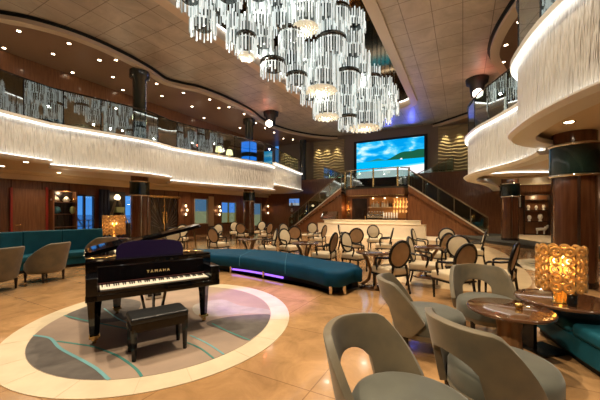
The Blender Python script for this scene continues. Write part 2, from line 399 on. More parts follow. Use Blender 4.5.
# ================================================================== BALCONIES
T0, T1 = 4.60, 4.72
L_pts = [(-10.2, -4), (-9.6, 1.5), (-9.75, 5.5), (-9.5, 7.6), (-9.14, 9.14), (-8.72, 10.47)]
L0 = spline(L_pts, 6)
L1 = spline([(-8.72, 10.47), (-7.75, 11.5), (-6.93, 12.4), (-6.5, 13.05), (-6.15, 14.2)], 6)
L2 = spline([(-6.15, 14.2), (-5.35, 15.3), (-4.37, 16.4), (-3.3, 17.7), (-2.16, 19.1), (-1.78, 20.2)], 6)
L3 = spline([(-1.78, 20.2), (-.9, 22.8), (.12, 25.75)], 5)
R0 = spline([(6.2, -4.5), (5.0, -1), (4.1, 2.0), (3.77, 3.4), (3.74, 4.1), (3.86, 4.81), (4.08, 5.5), (4.42, 6.25), (4.95, 6.75), (5.7, 7.1)], 6)
R0 = [(x+.11, y) for x, y in R0]
R1 = spline([(5.7, 7.1), (6.0, 7.8), (6.2, 8.65), (6.33, 9.9), (6.45, 11.1), (7.0, 12.7), (7.95, 13.9), (9.4, 15.3), (11.2, 17.6), (12.7, 19.7)], 6)
R1 = [(x+.11, y) for x, y in R1]
def fascia(name, pts, zb, zt, side):
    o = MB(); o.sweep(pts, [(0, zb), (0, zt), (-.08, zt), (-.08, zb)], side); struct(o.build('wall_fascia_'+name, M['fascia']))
    o = MB(); o.sweep(pts, [(-.1, zt), (.13, zt), (.13, zt+.10), (-.1, zt+.10)], side); struct(o.build('trim_top_'+name, M['lip']))
    o = MB(); o.sweep(pts, [(-.30, zb-.10), (.10, zb-.10), (.17, zb-.03), (.17, zb), (-.30, zb)], side); struct(o.build('trim_bottom_'+name, M['lip']))
    o = MB(); o.sweep(pts, [(.035, zt-.045), (.10, zt-.045), (.10, zt-.004), (.035, zt-.004)], side)
    o.sweep(pts, [(.045, zb+.004), (.09, zb+.004), (.09, zb+.03), (.045, zb+.03)], side)
    return struct(o.build('trim_cove_'+name, M['cove']))
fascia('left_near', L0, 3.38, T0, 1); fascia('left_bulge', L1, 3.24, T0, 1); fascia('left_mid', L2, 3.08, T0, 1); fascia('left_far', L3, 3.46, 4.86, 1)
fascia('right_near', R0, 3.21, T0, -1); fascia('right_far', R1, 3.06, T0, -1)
# slabs (ceiling below, floor above) of each gallery
LL = L0+L1[1:]+L2[1:]+L3[1:]; RR = R0+R1[1:]
lw = [R(UF, WL-.5), R(-7, WL-.5)]; rw = [R(23.7, WR+1.7), R(-7, WR+1.7)]
mb = MB(); mb.fill([LL+lw], ZL); mb2 = MB()
struct(mb.build('ceiling_lower_left', M['soffit']))
mb = MB(); mb.fill([RR+rw], ZL); struct(mb.build('ceiling_lower_right', M['soffit']))
mb = MB(); mb.fill([LL+lw], 4.55); struct(mb.build('floor_gallery_left', M['carpet_dark']))
mb = MB(); mb.fill([RR+rw], 4.55); struct(mb.build('floor_gallery_right', M['carpet_dark']))
# ring coffer in the right soffit and around the columns
mb = MB(); mb.lathe([(1.0, -.10), (1.15, -.10), (1.15, 0), (1.0, 0), (1.0, -.10)], 40, (*dp(514, 13.6), ZL), sx=1.5); struct(mb.build('trim_coffer', M['soffit']))
x, y = dp(514, 13.6); mb = MB(); mb.lathe([(1.17, -.07), (1.20, -.07), (1.20, -.04), (1.17, -.04), (1.17, -.07)], 40, (x, y, ZL), sx=1.5); struct(mb.build('trim_coffer_cove', M['cove']))
# glass balustrades
def balustrade(name, pts, z0, z1, label, step, off=-.02):
    t = thing(name, label, 'balustrade', (pts[0][0], pts[0][1], z0)); ox, oy = pts[0]
    P = [(x-ox, y-oy) for x, y in pts]
    # resample
    out = [P[0]]; acc = 0
    for a, b in zip(P[:-1], P[1:]):
        L = math.hypot(b[0]-a[0], b[1]-a[1]); q = 0
        while acc+L-q >= step:
            q += step-acc; acc = 0; out.append((a[0]+(b[0]-a[0])*q/L, a[1]+(b[1]-a[1])*q/L))
        acc += L-q
    for a, b in zip(out[:-1], out[1:]):
        dx, dy = b[0]-a[0], b[1]-a[1]; L = math.hypot(dx, dy); ux, uy = dx/L, dy/L
        mb = MB(); mb.beam((a[0]+ux*.02, a[1]+uy*.02, (z1-z0)/2), (b[0]-ux*.02, b[1]-uy*.02, (z1-z0)/2), .014, z1-z0-.03); mb.build('glass_panel', M['glass'], t)
    for a in out: MB().box((a[0], a[1], (z1-z0)/2), (.03, .03, z1-z0)).build('clamp_post', M['rail'], t)
    MB().tube([(x, y, z1-z0+.02) for x, y in P], .03).build('handrail', M['rail'], t)
    return t
balustrade('balustrade', L0[14:]+L1[1:]+L2[1:], 4.70, 5.92, 'long curved glass balustrade with dark handrail on the left gallery', 1.15)
balustrade('balustrade', L3, 4.96, 5.95, 'short glass balustrade at the far end of the left gallery by the stairs', 1.0)
balustrade('balustrade', R0, 4.70, 5.92, 'glass balustrade on the near right gallery above the fluted curve', 1.1)
balustrade('balustrade', R1, 4.70, 5.92, 'glass balustrade on the far right gallery beside the spotlight', 1.1)
# ================================================================== UPPER CEILING
cv = [gp(px, py, ZG+.12) for px, py in ((0, 14), (25, 18.5), (50, 25), (75, 33), (100, 43), (118, 51.5), (134, 59.6), (151, 69.3), (161, 76.5), (168, 80.5), (182, 84), (200, 88), (224, 97), (250, 110), (262, 119), (275, 126), (300, 133), (325, 136.5), (350, 137.5), (375, 136.5), (400, 133), (430, 126), (455, 118))]
cvr = [(12.4, 19.0), (11.8, 17.3), (10.6, 15.6), (9.4, 14.3), (8.3, 13.1), (7.55, 11.6), (7.05, 9.9), (6.7, 8.2), (6.3, 5.5), (5.2, 1.5), (4.0, -3.0), (2.0, -5.5), (-6, -4.5), (-10.5, -1.0), (-11.6, 3.5), (-11.3, 7.8)]
curve = spline(cv, 4)[:-1]+spline([cv[-1]]+cvr+[cv[0]], 5)[:-1]
outer = [R(-7, WL-2), R(-7, WR+2), R(UF+.1, WR+2), R(UF+.1, WL-2)]
mb = MB(); mb.fill([outer, curve], ZG); struct(mb.build('ceiling_gallery', M['gallery_ceil']))
# pale rolled lip and the black shadow gap around the dome curve
mb = MB(); mb.sweep(curve, [(.0, ZG-.03), (-.34, ZG-.03), (-.34, ZG-.005), (0, ZG+.12)], 1, True); struct(mb.build('trim_ceiling_lip', M['ceil_lip']))
mb = MB(); mb.sweep(curve, [(-.005, ZG+.10), (-.005, ZG+.36), (-.03, ZG+.36), (-.03, ZG+.10)], 1, True)
mb.sweep(curve, [(0.10, ZG+.215), (0.10, ZG+.35), (-.02, ZG+.35), (-.02, ZG+.215)], 1, True); struct(mb.build('trim_shadow_gap', M['black']))
VU0, VU1, VV0, VV1 = 3.0, 20.8, -8.5, -2.9
def rrect(u0, u1, v0, v1, r, n=6):
    P = []
    for cu, cv_, a0 in ((u0+r, v0+r, PI), (u0+r, v1-r, 1.5*PI), (u1-r, v1-r, 0), (u1-r, v0+r, PI/2)):
        for k in range(n+1):
            a = a0+(PI/2)*k/n; P.append((cv_+r*math.cos(a), cu+r*math.sin(a)))
    return P
def to_local(P): return [(CA*x-SA*y, SA*x+CA*y) for x, y in P]     # world xy -> (v, u)
hole = rrect(VU0, VU1, VV0, VV1, .9)
mb = MB(); mb.fill([to_local(curve), hole], ZG+.22); struct(rbuild(mb, 'ceiling', M['ceil_tile']))
h2 = rrect(VU0-.4, VU1+.4, VV0-.4, VV1+.4, 1.2)
mb = MB(); n = len(hole)
a = [(x, y, ZG+.14) for x, y in hole]; b = [(x, y, ZG+.14) for x, y in h2]; c = [(x, y, ZG+.5) for x, y in hole]; e = [(x, y, ZG+.215) for x, y in h2]
for A, B in ((a, b), (a, c), (b, e)): mb.add(A+B, [(i, (i+1) % n, n+(i+1) % n, n+i) for i in range(n)], False)
struct(rbuild(mb, 'trim_ceiling_void', M['ceil_lip']))
mb = MB(); c2 = [(x, y, ZG+1.7) for x, y in hole]
mb.add(c+c2, [(i, (i+1) % n, n+(i+1) % n, n+i) for i in range(n)], False); struct(rbuild(mb, 'wall_ceiling_void', M['mirror_dark']))
mb = MB(); mb.fill([rrect(VU0, VU1, VV0, VV1, .9)], ZG+1.7); struct(rbuild(mb, 'ceiling_void', M['mirror']))
mb = MB(); mb.sweep(rrect(VU0, VU1, VV0, VV1, .9), [(.03, ZG+.52), (.08, ZG+.52), (.08, ZG+.58), (.03, ZG+.58)], -1, True); struct(rbuild(mb, 'trim_void_cove', M['cove']))
# gallery downlights
def downlight_proto(r):
    t = thing('ceiling_downlight', 'x', 'ceiling light')
    MB().lathe([(r*.72, -.004), (r, -.012), (r*1.05, 0)], 16).build('trim_ring', M['chrome'], t)
    MB().lathe([(r*.7, -.006), (.001, -.007)], 16).build('lens', M['spot_on'], t)
    return t
gal = [(18.7, 31), (69, 43.5), (116, 60), (4, 48), (53, 54), (99.5, 60), (30, 67.5), (72.5, 72.5), (113, 77), (123, 90), (50, 83), (67, 89), (87.5, 87), (156.7, 83.7), (183.5, 92.8), (209.6, 99.5), (192, 106.5), (219, 108), (229, 107), (244, 114), (176, 114), (240, 128), (256, 123), (265, 128), (274, 132.5), (283.5, 138.5), (293, 139.5), (292, 147), (324, 146.5), (336, 145), (313, 148), (162, 96), (204, 118)]
pr = downlight_proto(.085); first = True
def put(proto, loc, label, group):
    global first
    if first: proto.location = loc; proto['label'] = label; proto['group'] = group; first = False; return proto
    return dup(proto, loc, 0, label, group)
for px, py in gal:
    x, y = gp(px, py, ZG); put(pr, (x, y, ZG-.001), 'tiny lit downlight in the brown gallery ceiling on the left', 'downlights in the left gallery ceiling')
for px, py in ((519, 22), (506, 45), (503.5, 62)):
    x, y = gp(px, py, ZG); put(pr, (x, y, ZG-.001), 'tiny lit downlight in the gallery ceiling above the right glass balustrade', 'downlights in the right gallery ceiling')
pl = downlight_proto(.10); first = True
lows = [(2, 166), (26, 162), (38, 161.5), (59, 172.5), (66, 178.5), (96, 184), (110, 180), (157, 189), (188, 191.5), (231, 195.5), (262, 197.5)]
for px, py in lows:
    x, y = gp(px, py, ZL); put(pl, (x, y, ZL-.001), 'warm round downlight in the soffit under the left gallery', 'downlights under the left gallery')
for px, py in ((517.5, 177.5), (569, 122), (539.5, 185.5), (597, 146)):
    x, y = gp(px, py, ZL); put(pl, (x, y, ZL-.001), 'warm round downlight in the soffit under the right gallery', 'downlights under the right gallery')
# ================================================================== COLUMNS
def column(px, d, label, upper=True):
    x, y = dp(px, d); t = thing('column', label, 'column', (x, y, 0 if px < 400 else 0)); r = .385
    z0 = .15 if 490 < px < 530 else 0
    MB().lathe([(r*.97, z0), (r*.97, 2.36)], 32).build('shaft', M['column'], t)
    MB().lathe([(r*1.02, z0), (r*1.02, z0+.12)], 32).build('base', M['wood_dark'], t)
    mb = MB()
    for k in range(4):
        a = k*PI/2-PI/2+.2+(-math.atan2(x, y)); mb.box((r*.975*math.cos(a), r*.975*math.sin(a), (z0+2.36)/2+.05), (.03, .05, 2.3-z0), a)
    mb.build('steel_fillet', M['chrome'], t)
    MB().lathe([(r*1.12, 2.40), (r*1.12, 3.03)], 32).build('capital', M['cap'], t)
    MB().lathe([(r*1.0, 2.36), (r*1.15, 2.36), (r*1.15, 2.41), (r*1.1, 2.41)], 32).build('lower_ring', M['chrome'], t)
    MB().lathe([(r*1.1, 3.02), (r*1.15, 3.02), (r*1.15, 3.07), (r, 3.07)], 32).build('upper_ring', M['chrome'], t)
    MB().lathe([(r, 3.07), (r, ZL-.001)], 32).build('neck', M['column'], t)
    if upper:
        MB().lathe([(r*.78, ZL+.001), (r*.78, ZG-.42), (r*1.15, ZG-.34), (r*1.15, ZG-.01)], 32).build('upper_shaft', M['column_black'], t)
    return t
column(574, 6.6, 'large polished brown column with dark green capital behind the gold lamp', False)
column(510, 15.5, 'brown column with dark capital standing on the raised deck by the right stairs', False)
column(139.6, 14.5, 'brown column with dark capital and black upper shaft behind the grand piano')
column(249, 22, 'slim far brown column with dark capital behind the dining chairs on the left')
x, y = dp(303, 28.3); tc = thing('column', 'dark slender full-height column beside the left gold wave panel', 'column', (x, y, 0))
MB().lathe([(.31, 0), (.31, ZG-.02)], 24).build('shaft', M['column_black'], tc)
MB().lathe([(.36, 4.4), (.36, 4.5)], 24).build('ring', M['chrome'], tc)
# ================================================================== FAR END: screen, wave panels, landing, stairs
t = thing('video_screen', 'large lit video screen showing a tropical beach on the far wall', 'screen', (*R(UF-.2, -5.5), 4.55), RZ)
mb = MB()
rw_, rh = 5.57, 3.12
mb.box((0, .1, rh/2), (rw_+.5, .16, rh+.35)); mb.build('bezel', M['black'], t)
def emiscloud():
    m = bpy.data.materials.new('screen_sky'); m.use_nodes = True; nt = m.node_tree; nt.nodes.clear()
    tc_ = nt.nodes.new('ShaderNodeTexCoord'); mp = nt.nodes.new('ShaderNodeMapping'); mp.inputs['Scale'].default_value = (.45, 1, 1.1)
    n = nt.nodes.new('ShaderNodeTexNoise'); n.inputs['Scale'].default_value = 1.5; n.inputs['Detail'].default_value = 6; n.inputs['Distortion'].default_value = .4
    r = nt.nodes.new('ShaderNodeValToRGB'); el = r.color_ramp.elements
    el[0].position = .42; el[0].color = (.0, .30, .72, 1); el[1].position = .66; el[1].color = (.62, .85, .92, 1)
    e = r.color_ramp.elements.new(.52); e.color = (.03, .48, .80, 1)
    em = nt.nodes.new('ShaderNodeEmission'); em.inputs[1].default_value = SCR; o = nt.nodes.new('ShaderNodeOutputMaterial')
    nt.links.new(tc_.outputs['Object'], mp.inputs[0]); nt.links.new(mp.outputs[0], n.inputs[0]); nt.links.new(n.outputs['Fac'], r.inputs[0]); nt.links.new(r.outputs[0], em.inputs[0]); nt.links.new(em.outputs[0], o.inputs[0]); return m
SCR = 1.05
w2 = rw_/2
mb = MB(); yy = -.002
def scr(poly, k, y):
    mb.cur = k; mb.add([(x, y, z) for x, z in poly], [tuple(range(len(poly)))], False)
scr([(-w2, 1.25), (w2, 1.25), (w2, rh), (-w2, rh)], 0, 0)
scr([(-w2, .55), (-w2, 1.42), (w2, 1.42), (w2, .9)], 1, -.002)
scr([(-w2, .62), (-.6, .80), (w2, 1.02), (w2, .85), (-w2, .5)], 2, -.003)
scr([(-w2, 0), (w2, 0), (w2, .92), (.4, .74), (-w2, .52)], 3, -.004)
hill = spline([(-.35, 1.42), (.1, 1.55), (.7, 1.86), (1.2, 2.02), (1.9, 2.02), (2.3, 2.12), (w2, 2.1)], 5)
scr(hill+[(w2, 1.42)], 4, -.005)
scr(spline([(-2.1, 1.42), (-1.4, 1.52), (-.9, 1.64), (-.5, 1.52), (-.1, 1.42)], 5), 5, -.004)
scr([(.92, 1.40), (1.12, 1.40), (1.10, 1.50), (.98, 1.52)], 3, -.006)
mb.build('beach_picture', [emiscloud(), emis('screen_sea', (.0, .42, .80), SCR), emis('screen_shallows', (.12, .66, .82), SCR), emis('screen_sand', (.93, .92, .97), SCR*.95), emis('screen_hill', (.01, .10, .05), SCR), emis('screen_islet', (.02, .22, .25), SCR)], t, fixn=False)
# black wall recess beneath the screen
mb = MB(); rbox(mb, UF-.35, UF, -8.6, -2.5, 3.4, 4.4); struct(rbuild(mb, 'wall_screen_base', M['black']))
# gold wave panels
def wavepanel(v0, v1, label):
    t = thing('wave_panel', label, 'wall panel', (*R(UF-.02, (v0+v1)/2), 3.5), RZ); W = v1-v0; Hh = 4.75
    nx, nz = 50, 200; vs = []; fs = []
    for i in range(nx+1):
        for k in range(nz+1):
            x = -W/2+W*i/nx; z = Hh*k/nz
            yv = -.05-.018*math.sin(z*24+1.9*math.sin(x*2.6+z*.9)+1.1*math.sin(x*5.7-z*1.7))
            vs.append((x, yv, z))
    for i in range(nx):
        for k in range(nz): a = i*(nz+1)+k; fs.append((a, a+1, a+nz+2, a+nz+1))
    mb = MB(); mb.add(vs, fs, True); mb.build('wave_relief', M['gold_wave'], t)
    MB().box((0, 0, Hh/2), (W, .03, Hh)).build('backing', M['gold_wave'], t)
wavepanel(-12.6, -9.5, 'gold wave-relief wall panel above the left stairs')
wavepanel(-1.7, 1.6, 'gold wave-relief wall panel above the right stairs')
for v in (-12.1, -11.2, -10.2, -1.2, -.2, .8):
    x, y = R(UF-.45, v); light('panel_spot', 'SPOT', (x, y, 8.25), 260, (1, .80, .42), .05, (*R(UF-.05, v), 4.2), 50, .8)
# landing over the bar
t = thing('landing', 'curved wooden stair landing above the back bar', 'landing', (*R(0, 0), 0), RZ)
lp = spline([(-8.0, 22.0), (-7.6, 21.5), (-6.6, 21.25), (-5.6, 21.2), (-4.6, 21.25), (-3.7, 21.5), (-3.3, 22.0)], 6)+[(-3.3, UF), (-8.0, UF)]
lp = [(v, u) for v, u in lp]
MB().prism(lp, 3.28, 3.40).build('landing_deck', M['carpet_dark'], t)
MB().prism([(v, u+.03) for v, u in lp[:-2]]+[(-3.35, 22.6), (-7.95, 22.6)], 2.80, 3.28).build('wood_fascia', M['wood_mid'], t)
MB().sweep(lp[:-2], [(-.02, 2.76), (.05, 2.76), (.05, 2.80), (-.02, 2.80)], 1).build('trim_rail', M['brass'], t)
lr = thing('balustrade', 'curved glass and brass-post balustrade on the landing below the screen', 'balustrade', (0, 0, 3.4), RZ)
pts = lp[:-2]
MB().tube([(v, u+.06, 1.28) for v, u in pts], .035).build('handrail', M['chrome'], lr)
for k in (0, 8, 18, 28, 36):
    v, u = pts[k]; MB().lathe([(.06, 0), (.06, 1.33)], 12, (v, u+.06, 0)).build('post', M['brass'], lr)
for a, b in ((0, 8), (8, 18), (18, 28), (28, 36)):
    mb = MB()
    for i in range(a, b): mb.beam((pts[i][0], pts[i][1]+.06, .62), (pts[i+1][0], pts[i+1][1]+.06, .62), .012, 1.0)
    mb.build('glass_panel', M['glass'], lr)
# stairs
def stair(v_top, v_bot, z_top, z_bot, u0, u1, label, glabel, n=18, wood_under=True):
    t = thing('staircase', label, 'staircase', (0, 0, 0), RZ)
    s = 1 if v_bot > v_top else -1; dv = (v_bot-v_top)/n; dz = (z_top-z_bot)/n
    for i in range(n):
        v = v_top+dv*(i+.5); z = z_top-dz*(i+1)
        MB().box((v, (u0+u1)/2, z+.0), (abs(dv)+.04, u1-u0, .05)).build('tread', M['tread'], t)
    mb = MB()
    for i in range(n):
        v = v_top+dv*(i+.5); z = z_top-dz*(i+1)
        mb.box((v-dv/2, (u0+u1)/2, z+dz/2-.02), (.02, u1-u0-.02, dz-.06))
    mb.build('riser', M['dark'], t)
    for uu in (u0, u1):
        mb = MB(); vs = [(v_top, z_top-.02), (v_bot, z_bot-.02), (v_bot, max(z_bot-.28, .0)), (v_top, z_top-.42)]
        P = [(v, uu-.03, z) for v, z in vs]+[(v, uu+.03, z) for v, z in vs]
        mb.add(P, [(0, 1, 2, 3), (7, 6, 5, 4), (0, 4, 5, 1), (1, 5, 6, 2), (2, 6, 7, 3), (3, 7, 4, 0)], False); mb.build('stringer', M['wood_mid'], t)
        MB().beam((v_top, uu-.04, z_top+.02), (v_bot, uu-.04, z_bot+.02), .03, .06).build('stringer_cap', M['tread'], t)
    for uu, nm in ((u0, 'front'), (u1, 'rear')):
        b = thing('balustrade', glabel % nm, 'balustrade', (0, 0, 0), RZ)
        k = 5
        for i in range(k):
            a0 = i/k+.006; a1 = (i+1)/k-.006; q = lambda a, h: (v_top+(v_bot-v_top)*a, z_top+(z_bot-z_top)*a+h)
            vs = [q(a0, .12), q(a1, .12), q(a1, 1.02), q(a0, 1.02)]
            P = [(v, uu-.007, z) for v, z in vs]+[(v, uu+.007, z) for v, z in vs]
            mb = MB(); mb.add(P, [(0, 1, 2, 3), (7, 6, 5, 4), (0, 4, 5, 1), (1, 5, 6, 2), (2, 6, 7, 3), (3, 7, 4, 0)], False); mb.build('glass_panel', M['glass'], b)
        for i in range(k+1):
            a = i/k; v = v_top+(v_bot-v_top)*a; z = z_top+(z_bot-z_top)*a
            MB().tube([(v, uu, z+.05), (v, uu, z+1.08)], .020).build('post', M['bronze_rail'], b)
        MB().tube([(v_top, uu, z_top+1.1), (v_bot, uu, z_bot+1.1)], .030).build('handrail', M['bronze_rail'], b)
    if wood_under:
        mb = MB(); P = [(v_top, 0), (v_top, z_top-.44), (v_bot, 0.0)]
        mb.prism([(0, 0)]*3, 0, 0) if False else None
        vs = [(v, u0+.06, z) for v, z in P]+[(v, u1-.06, z) for v, z in P]
        mb.add(vs, [(0, 1, 2), (5, 4, 3), (0, 3, 4, 1), (1, 4, 5, 2), (2, 5, 3, 0)], False); mb.build('side_panelling', M['wood_mid'], t)
    return t
stair(-3.25, 1.35, 3.40, .17, 21.35, 22.9, 'right-hand staircase with pale treads falling from the landing to the raised deck', '%s glass balustrade of the lower right-hand staircase')
stair(-8.05, -12.65, 3.40, .05, 21.35, 22.9, 'left-hand staircase with pale treads falling from the landing behind the dining area', '%s glass balustrade of the lower left-hand staircase')
stair(-.6, -3.0, 4.55, 3.42, 24.3, 25.6, 'short upper flight rising from the landing to the right gallery', '%s glass balustrade of the short upper right flight', 8, False)
stair(-10.8, -8.3, 4.55, 3.42, 24.3, 25.6, 'short upper flight rising from the landing to the left gallery', '%s glass balustrade of the short upper left flight', 8, False)
# ================================================================== BAR
t = thing('bar_counter', 'long pale stone bar counter in front of the lit back bar', 'bar', (*R(18.9, -5.3), 0), RZ)
bw = 6.15
MB().box((0, .28, .52), (bw, .5, 1.04)).build('bar_front', M['bar_stone'], t)
MB().box((-.05, .35, 1.06), (bw+.1, .75, .05)).build('counter_top', mat('pale_counter', (.70, .60, .43), .25), t, bevel=.01)
MB().box((0.05, -.22, .42), (bw+.6, .5, .84)).build('front_ledge', M['bar_stone'], t)
MB().box((0.05, -.22, .85), (bw+.66, .56, .03)).build('ledge_top', mat('pale_ledge', (.66, .56, .40), .25), t, bevel=.008)
# back bar
BU = 22.15
mb = MB(); rbox(mb, BU, BU+.15, -8.0, -3.3, 0, 2.8); struct(rbuild(mb, 'wall_back_bar', M['wood_mid']))
d4 = MB(); rbox(d4, BU-.06, BU, -7.45, -6.3, 0, 2.6); d4 = struct(rbuild(d4, 'door_4', M['wood_dark'])); 
mb = MB(); rbox(mb, BU-.10, BU-.06, -6.45, -6.38, .9, 1.3); mb.build('door_handle', M['brass'], d4)
bb = thing('back_bar_shelf', 'lit shelf unit with glowing niche behind the bar counter', 'shelf', (*R(BU, -4.9), 0), RZ)
MB().box((.1, -.015, 1.9), (2.6, .03, 1.5)).build('back_panel', mat('amber_niche', (.55, .27, .09), .4), bb)
MB().box((.1, -.18, 1.95), (2.6, .34, .035)).build('shelf', M['cream_stone'], bb)
MB().box((.1, -.25, .55), (2.6, .45, 1.1)).build('cabinet', M['wood_mid'], bb)
MB().box((.1, -.2, 2.70), (2.7, .38, .10)).build('pelmet', M['wood_mid'], bb)
for i, x in enumerate((-.9, -.05, .8)):
    MB().lathe([(.07, 2.56), (.05, 2.65)], 12, (x, -.2, 0)).build('shelf_lamp', M['shade'], bb)
    X, Y = R(BU-.2, -4.9+x); light('shelf_light', 'SPOT', (X, Y, 2.58), 45, (1, .62, .25), .04, (X, Y, 1.9), 120, .8)
def bottle_proto(m, h, r):
    t = thing('bottle', 'x', 'bottle')
    MB().lathe([(r*.9, 0), (r, .02), (r, h*.6), (r*.35, h*.76), (r*.33, h)], 12).build('glass_body', m, t)
    MB().lathe([(r*.4, h), (r*.4, h*1.05)], 10).build('cap', M['brass'], t)
    return t
bcols = [mat('bottle_clear', (.55, .50, .40), .08), mat('bottle_green', (.05, .10, .04), .08), mat('bottle_amber', (.40, .16, .04), .08), mat('bottle_dark', (.02, .015, .015), .08), mat('bottle_white', (.7, .66, .58), .2)]
names = ['clear glass', 'green glass', 'amber glass', 'near-black', 'white']
protos = [bottle_proto(m, .30+.03*i, .045) for i, m in enumerate(bcols)]; used = set()
for k in range(17):
    i = [0, 4, 0, 4, 0, 2, 4, 4, 0, 4, 3, 3, 2, 0, 1, 0, 4][k]; x = -1.08+k*.125
    loc = (*R(BU-.2, -4.9+x+.1), 1.968); side = 'left' if k < 6 else ('middle' if k < 11 else 'right')
    lab = '%s bottle on the %s part of the lit back-bar shelf' % (names[i], side)
    if i not in used: p = protos[i]; p.location = loc; p.rotation_euler = (0, 0, RZ); p['label'] = lab; p['group'] = 'bottles on the back-bar shelf'; used.add(i)
    else: dup(protos[i], loc, RZ, lab, 'bottles on the back-bar shelf')
em = thing('espresso_machine', 'wide polished steel espresso machine on the back bar', 'coffee machine', (*R(BU-.32, -5.55), 1.10), RZ)
MB().box((0, 0, .22), (1.25, .40, .30)).build('body', M['chrome'], em, bevel=.03)
MB().box((0, -.02, .03), (1.2, .46, .06)).build('drip_tray', M['band'], em)
MB().box((0, 0, .45), (1.2, .36, .05)).build('cup_rail', M['chrome'], em)
for x in (-.35, .1, .45):
    MB().tube([(x, -.2, .2), (x, -.36, .19)], .025).build('group_handle', M['frame_wood'], em)
for k in range(6): MB().lathe([(.03, 0), (.045, .09)], 10, (-.5+k*.2, 0, .475)).build('cup', M['white'], em)
bt = thing('beer_tap_tower', 'row of tall white-handled taps on the bar right of the espresso machine', 'beer tap', (*R(19.25, -4.0), 1.086), RZ)
MB().box((0, 0, .06), (.95, .12, .12)).build('drip_base', M['chrome'], bt)
for k in range(6): MB().lathe([(.03, .1), (.045, .30), (.04, .46), (.02, .48)], 10, (-.4+k*.16, 0, 0)).build('tap_handle', M['white'], bt)
MB().box((0, .02, .22), (.9, .03, .05)).build('tap_rail', M['chrome'], bt)
gl = thing('glass_rack', 'hanging rack of amber-lit stemmed glasses at the right end of the back bar', 'glass rack', (*R(21.3, -3.75), 2.0), RZ)
MB().box((0, 0, .55), (1.0, .5, .04)).build('rack_board', M['brass'], gl)
for k in range(5):
    for j in range(3):
        z0 = -.45+.33*((k*3+j) % 3)
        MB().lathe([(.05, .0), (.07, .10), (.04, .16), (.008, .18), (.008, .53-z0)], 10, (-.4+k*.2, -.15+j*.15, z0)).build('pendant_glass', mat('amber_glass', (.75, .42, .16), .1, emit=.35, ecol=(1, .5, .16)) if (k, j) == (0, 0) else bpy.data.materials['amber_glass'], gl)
x, y = R(21.0, -3.8); light('rack_light', 'POINT', (x, y, 2.2), 25, (1, .55, .2), .15)
pc = thing('pastry_case', 'slanted glass pastry display case at the left end of the bar', 'display case', (*R(19.2, -8.1), 1.086), RZ)
MB().box((0, 0, .03), (1.1, .55, .06)).build('base', M['chrome'], pc)
mb = MB(); mb.add([(-.55, -.27, .06), (.55, -.27, .06), (.55, .1, .55), (-.55, .1, .55), (-.55, .27, .06), (.55, .27, .06), (.55, .27, .55), (-.55, .27, .55)], [(0, 1, 2, 3), (3, 2, 6, 7), (1, 5, 6, 2), (0, 3, 7, 4)], False); mb.build('glass_cover', M['glass'], pc)
mb = MB(); mb.box((0, .05, .28), (1.05, .35, .015)); mb.build('inner_shelf', M['chrome'], pc)
sc = thing('wall_sconce', 'vertical twisted crystal sconce left of the dark bar door', 'wall light', (*R(BU-.02, -7.75), 1.3), RZ)
MB().box((0, -.01, .6), (.12, .02, 1.2)).build('back_plate', M['brass'], sc)
for k in range(5): MB().lathe([(.02, 0), (.08, .07), (.09, .14), (.02, .2)], 10, ((-.03 if k % 2 else .03), -.1, .1+k*.22)).build('crystal_bud', M['amber'], sc)
x, y = R(BU-.35, -7.75); light('sconce_light', 'POINT', (x, y, 1.9), 12, (1, .5, .18), .08)
# tv, display tower by the left stairs
t = thing('television', 'small wall television with blue picture on the wood wall by the left stairs', 'television', (*dp(292.3, 27.1), 2.05), RZ)
MB().box((0, 0, .36), (1.15, .06, .72)).build('bezel', M['black'], t)
mb = MB(); mb.cur = 0; mb.box((0, -.035, .47), (1.05, .01, .40)); mb.cur = 1; mb.box((0, -.035, .16), (1.05, .01, .22)); mb.build('picture', [emis('tv_sky', (.10, .22, .55), 1), emis('tv_land', (.30, .34, .36), .9)], t)
# move onto the return wall
t.location = (*R(23.95, UV(*dp(292.3, 27.2))[1]), 2.15)
tw = thing('display_tower', 'tall narrow display tower of pale ornaments left of the television', 'display stand', (*R(22.9, UV(*dp(285.5, 25.5))[1]), 0), RZ)
MB().box((0, 0, .05), (.5, .5, .1)).build('base', M['wood_dark'], tw)
for s in (-1, 1): MB().tube([(s*.2, .2, .1), (s*.2, .2, 2.6)], .02).build('upright', M['brass'], tw)
for z in (.6, 1.1, 1.6, 2.1, 2.6):
    MB().box((0, 0, z), (.5, .45, .02)).build('glass_shelf', M['glass'], tw)
for z in (.61, 1.11, 1.61, 2.11): tag(MB().lathe([(.06, 0), (.12, .1), (.07, .22), (.09, .3)], 12, (0, 0, 0)).build('vase', M['white'], None, loc=(*R(22.9, UV(*dp(285.5, 25.5))[1]), z)), 'small pale vase on the %s shelf of the tower beside the television' % {.61: 'lowest', 1.11: 'second', 1.61: 'third', 2.11: 'topmost'}[z], 'vase')
